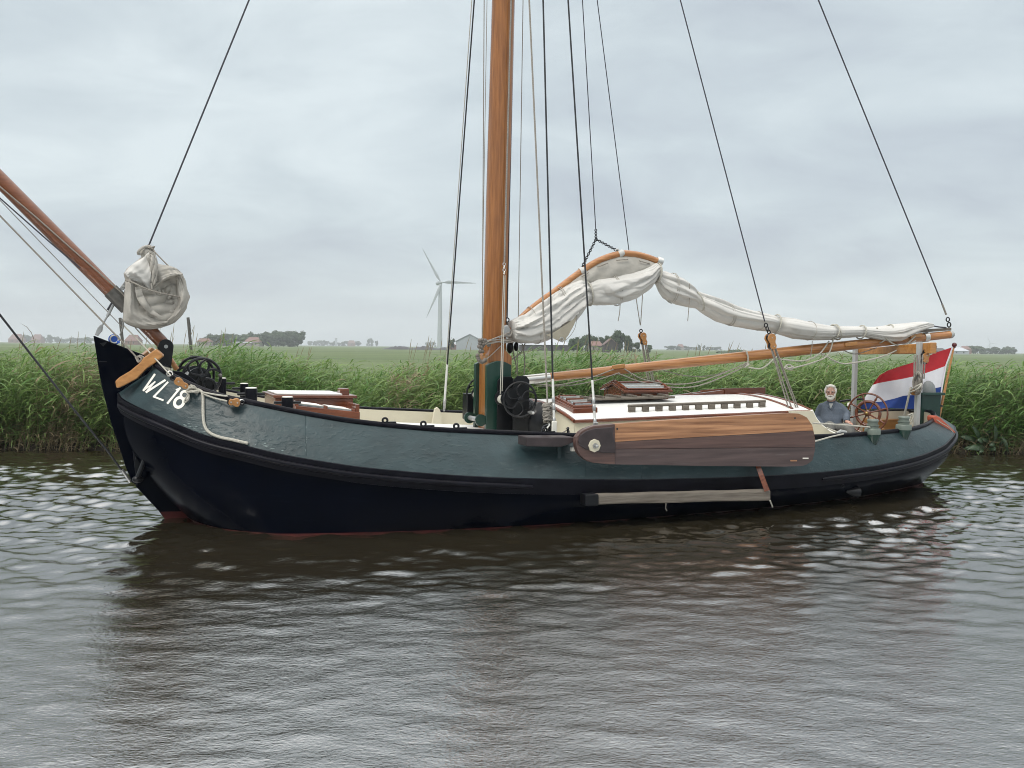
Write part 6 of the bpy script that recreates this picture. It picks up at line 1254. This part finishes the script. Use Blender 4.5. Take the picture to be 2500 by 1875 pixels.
sw.tube(smoothpath([sh_r + SD * .05 - Vector((0, 0, .015)), sh_r - Vector((0, 0, .012)), el_r, el_r.lerp(wr_r, .5), wr_r], 20), [.074] * 5 + [.072] * 7 + [.062] * 6 + [.050] * 3, 14)
so_ = part('sweater', sw, 'sweater', man, smooth=80); remesh(so_, .011, 3)
part('collar', MB().grid([[nk + SD * (.075 * math.cos(a)) + FW * (.075 * math.sin(a) + .012) + Vector((0, 0, .015 + h + .014 * (-math.sin(a)))) - SD * 0 for a in np.linspace(rad(130), rad(410), 20)] for h in (-.01, .03, .055)]), 'collar', man)
part('undershirt', MB().add([nk + FW * .112 + SD * -.035 + Vector((0, 0, .02)), nk + FW * .112 + SD * .035 + Vector((0, 0, .02)), nk + FW * .135 + Vector((0, 0, -.07)), nk + FW * .12 + SD * -.02 + Vector((0, 0, -.03))], [(0, 1, 2, 3)]), 'alu', man)
part('sweater_placket', MB().tube(smoothpath([nk + FW * .10 + SD * .055 + Vector((0, 0, .02)), nk + FW * .132 + SD * .03 - Vector((0, 0, .05)), nk + FW * .142 + SD * .008 - Vector((0, 0, .085)), nk + FW * .128 - SD * .045 - Vector((0, 0, .03))], 14), .009, 6), 'sweater', man)
tr_ = MB(); ell(tr_, hip + Vector((0, 0, .02)), .185, .15, .12)
for k_, s_ in ((kn_l, 1), (kn_r, -1)): tr_.tube(smoothpath([hip + SD * .10 * s_ + Vector((0, 0, .02)), hip.lerp(k_, .5) + SD * .03 * s_ + Vector((0, 0, .03)), k_, k_ - Vector((0, 0, .2)) + FW * .02, k_ - Vector((0, 0, .38)) - FW * .02], 20), [.105] * 6 + [.095] * 5 + [.082] * 5 + [.068] * 5, 14)
to_ = part('trousers', tr_, 'trouser', man, smooth=80); remesh(to_, .012, 4)
for k_ in (kn_l, kn_r): part('shoe', ell(MB(), k_ - Vector((0, 0, .42)) + FW * .04, .05, .13, .045), 'wireb', man)
hm = MB(); ell(hm, hd + Vector((0, 0, .036)) - FW * .030, .091, .098, .101, 24, 16)
for s_ in (-1, 1): ell(hm, hd + SD * .080 * s_ - FW * .014 + Vector((0, 0, .022)), .026, .050, .056); ell(hm, hd + SD * .078 * s_ + FW * .010 + Vector((0, 0, -.026)), .011, .018, .045); ell(hm, hd + SD * .045 * s_ + FW * .042 + Vector((0, 0, .098)), .040, .030, .024)
ell(hm, hd + FW * .040 + Vector((0, 0, .108)), .045, .034, .022)
remesh(part('hair', hm, 'hair', man, smooth=80), .008, 2)
bd = MB(); ell(bd, hd + FW * .058 - Vector((0, 0, .092)), .060, .058, .052, 18, 12); ell(bd, hd + FW * .086 - Vector((0, 0, .105)), .036, .034, .036)
for s_ in (-1, 1): ell(bd, hd + SD * .062 * s_ + FW * .035 - Vector((0, 0, .062)), .022, .04, .042); ell(bd, hd + SD * .021 * s_ + FW * .112 - Vector((0, 0, .056)), .025, .014, .011)
remesh(part('beard', bd, 'hair', man, smooth=80), .006, 2)
part('mouth', ell(MB(), hd + FW * .115 - Vector((0, 0, .071)), .018, .010, .004), 'darkred', man)
gm = MB()
for s_ in (-1, 1):
    part('eye', ell(MB(), hd + SD * .034 * s_ + FW * .094 + Vector((0, 0, .002)), .011, .010, .006, 10, 8), 'eye', man)
    part('eyebrow', ell(MB(), hd + SD * .036 * s_ + FW * .101 + Vector((0, 0, .023)), .022, .008, .006, 10, 8), 'hair', man)
    gm.tube([hd + SD * (.035 * s_ + .026 * math.cos(a)) + FW * .112 + Vector((0, 0, .0 + .018 * math.sin(a))) for a in np.linspace(0, 6.283, 18, endpoint=False)], .0022, 5, closed=True)
    gm.tube([hd + SD * .061 * s_ + FW * .11 + Vector((0, 0, .005)), hd + SD * .083 * s_ + FW * .0 + Vector((0, 0, .006))], .002, 5)
gm.tube([hd + SD * -.009 + FW * .114, hd + SD * .009 + FW * .114], .002, 5)
part('glasses', gm, 'darkred', man)
# ensign on its staff
st_t, st_b = at(2330, 842, .0), at(2292, 1022, 0)
flag = thing('ensign', 'red white and blue flag flying forward from a slanting varnished staff at the stern', 'flag', st_b, BOAT)
part('staff', MB().tube([st_b, st_b.lerp(st_t, .5), st_t], [.024, .022, .016], 12), 'oak', flag)
part('finial', MB().ball(st_t, (.045, .045, .042)).lathe(st_t - (st_t - st_b).normalized() * .05, st_t - st_b, [(.03, 0), (.03, .01), (.018, .02)], 12), 'darkred', flag)
part('staff_clip', MB().lathe(at(2297.5, 993, 0), st_t - st_b, [(.027, 0), (.027, .03)], 12), 'wireb', flag)
def C2(p): return (2100 + p[0] / 4.88, 780 + p[1] / 4.88)
FT = [(1100, 330), (900, 395), (700, 490), (500, 552), (330, 607), (230, 665), (155, 765)]
F1 = [(1020, 552), (860, 612), (700, 665), (500, 708), (330, 737), (220, 757), (150, 778)]
F2 = [(975, 800), (850, 828), (680, 895), (520, 908), (400, 945), (220, 985), (40, 955)]
FB = [(938, 1085), (820, 1075), (650, 1066), (480, 1060), (340, 1058), (180, 1062), (0, 1068)]
def frow(T, s): T = np.array(T, float); q = np.linspace(0, 1, len(T)); return (np.interp(s, q, T[:, 0]), np.interp(s, q, T[:, 1]))
for nm, a, b, m_ in (('red_band', FT, F1, 'red'), ('white_band', F1, F2, 'flagw'), ('blue_band', F2, FB, 'blue')):
    rows = []
    for s in np.linspace(0, 1, 40):
        pa, pb = frow(a, s), frow(b, s); row = []
        for k in range(9):
            t = k / 8; x, y = pa[0] + (pb[0] - pa[0]) * t, pa[1] + (pb[1] - pa[1]) * t; vv = {'red_band': 0, 'white_band': 1, 'blue_band': 2}[nm] + t
            row.append(at(*C2((x, y)), .02 + s * (.12 + .10 * math.sin(7 * s + 1.4 * vv) + .05 * math.sin(15 * s - 1.8 * vv))))
        rows.append(row)
    part(nm, MB().grid(rows), m_, flag, smooth=80)
part('hoist_tape', MB().tube([at(*C2((1102, 328)), .005), at(*C2((1021, 552)), .005), at(*C2((976, 800)), .005), at(*C2((940, 1085)), .005)], .014, 6), 'flagw', flag)
gc = at(2269, 948, 0)
gcv = MB(); rows = []
for i, (r, h) in enumerate(((.115, -.10), (.12, -.06), (.115, 0), (.10, .06), (.07, .105), (.03, .13), (.004, .135))):
    rows.append([gc + Vector((r * 1.05 * math.cos(a) - .02 * i * .3, r * .85 * math.sin(a), h)) for a in np.linspace(0, 6.283, 22, endpoint=False)])
gcv.grid(rows, closed=True)
solo('rudder_head_cover', gcv, 'greyc', 'rounded grey cover sitting on top of the dark green rudder head', 'cover', gc, BOAT)
lf = [C for C in ((2280, 1018), (2283, 1014.5), (2288, 1015), (2297, 1020), (2333, 1054), (2333.5, 1058), (2326, 1065), (2322, 1063), (2304, 1050), (2285, 1034), (2280, 1026))]
lfb = thing('rescue_float', 'faded orange rescue float hanging over the stern rail beside the rudder', 'lifebuoy', at(2306, 1040, -.85), BOAT)
part('shell', MB().prism(A(lf, -.92), (0, .16, 0)), 'orange', lfb, smooth=0, bevel=.03)
part('grab_line', MB().tube(smoothpath(A([(2287, 1025, -.935), (2300, 1034, -.95), (2314, 1042, -.95), (2325, 1053, -.935)]), 14), .007, 6), 'rope', lfb)
part('reflective_strip', MB().prism(A([(2322, 1052), (2324, 1051), (2330, 1058), (2328, 1059)], -.927), (0, .01, 0)), 'letter', lfb, smooth=0)
bf = thing('blue_rope_reel', 'blue and white rope reel on top of the black stem', 'rope reel', at(279, 829, .1), BOAT)
part('reel', MB().lathe(at(279, 829, .09), (0, 1, 0), [(.04, 0), (.07, .0), (.07, .03), (.045, .035), (.045, .12), (.07, .125), (.07, .15), (.035, .15)], 22), 'bluep', bf)
part('reel_rope', MB().ring(at(279, 828, .075), (0, 1, .2), (.050), .009, 22, 7), 'letter', bf); part('reel_tag', MB().box(at(289, 835, -.10), (.035, .02, .035)), 'bluep', bf, smooth=0, bevel=.006)
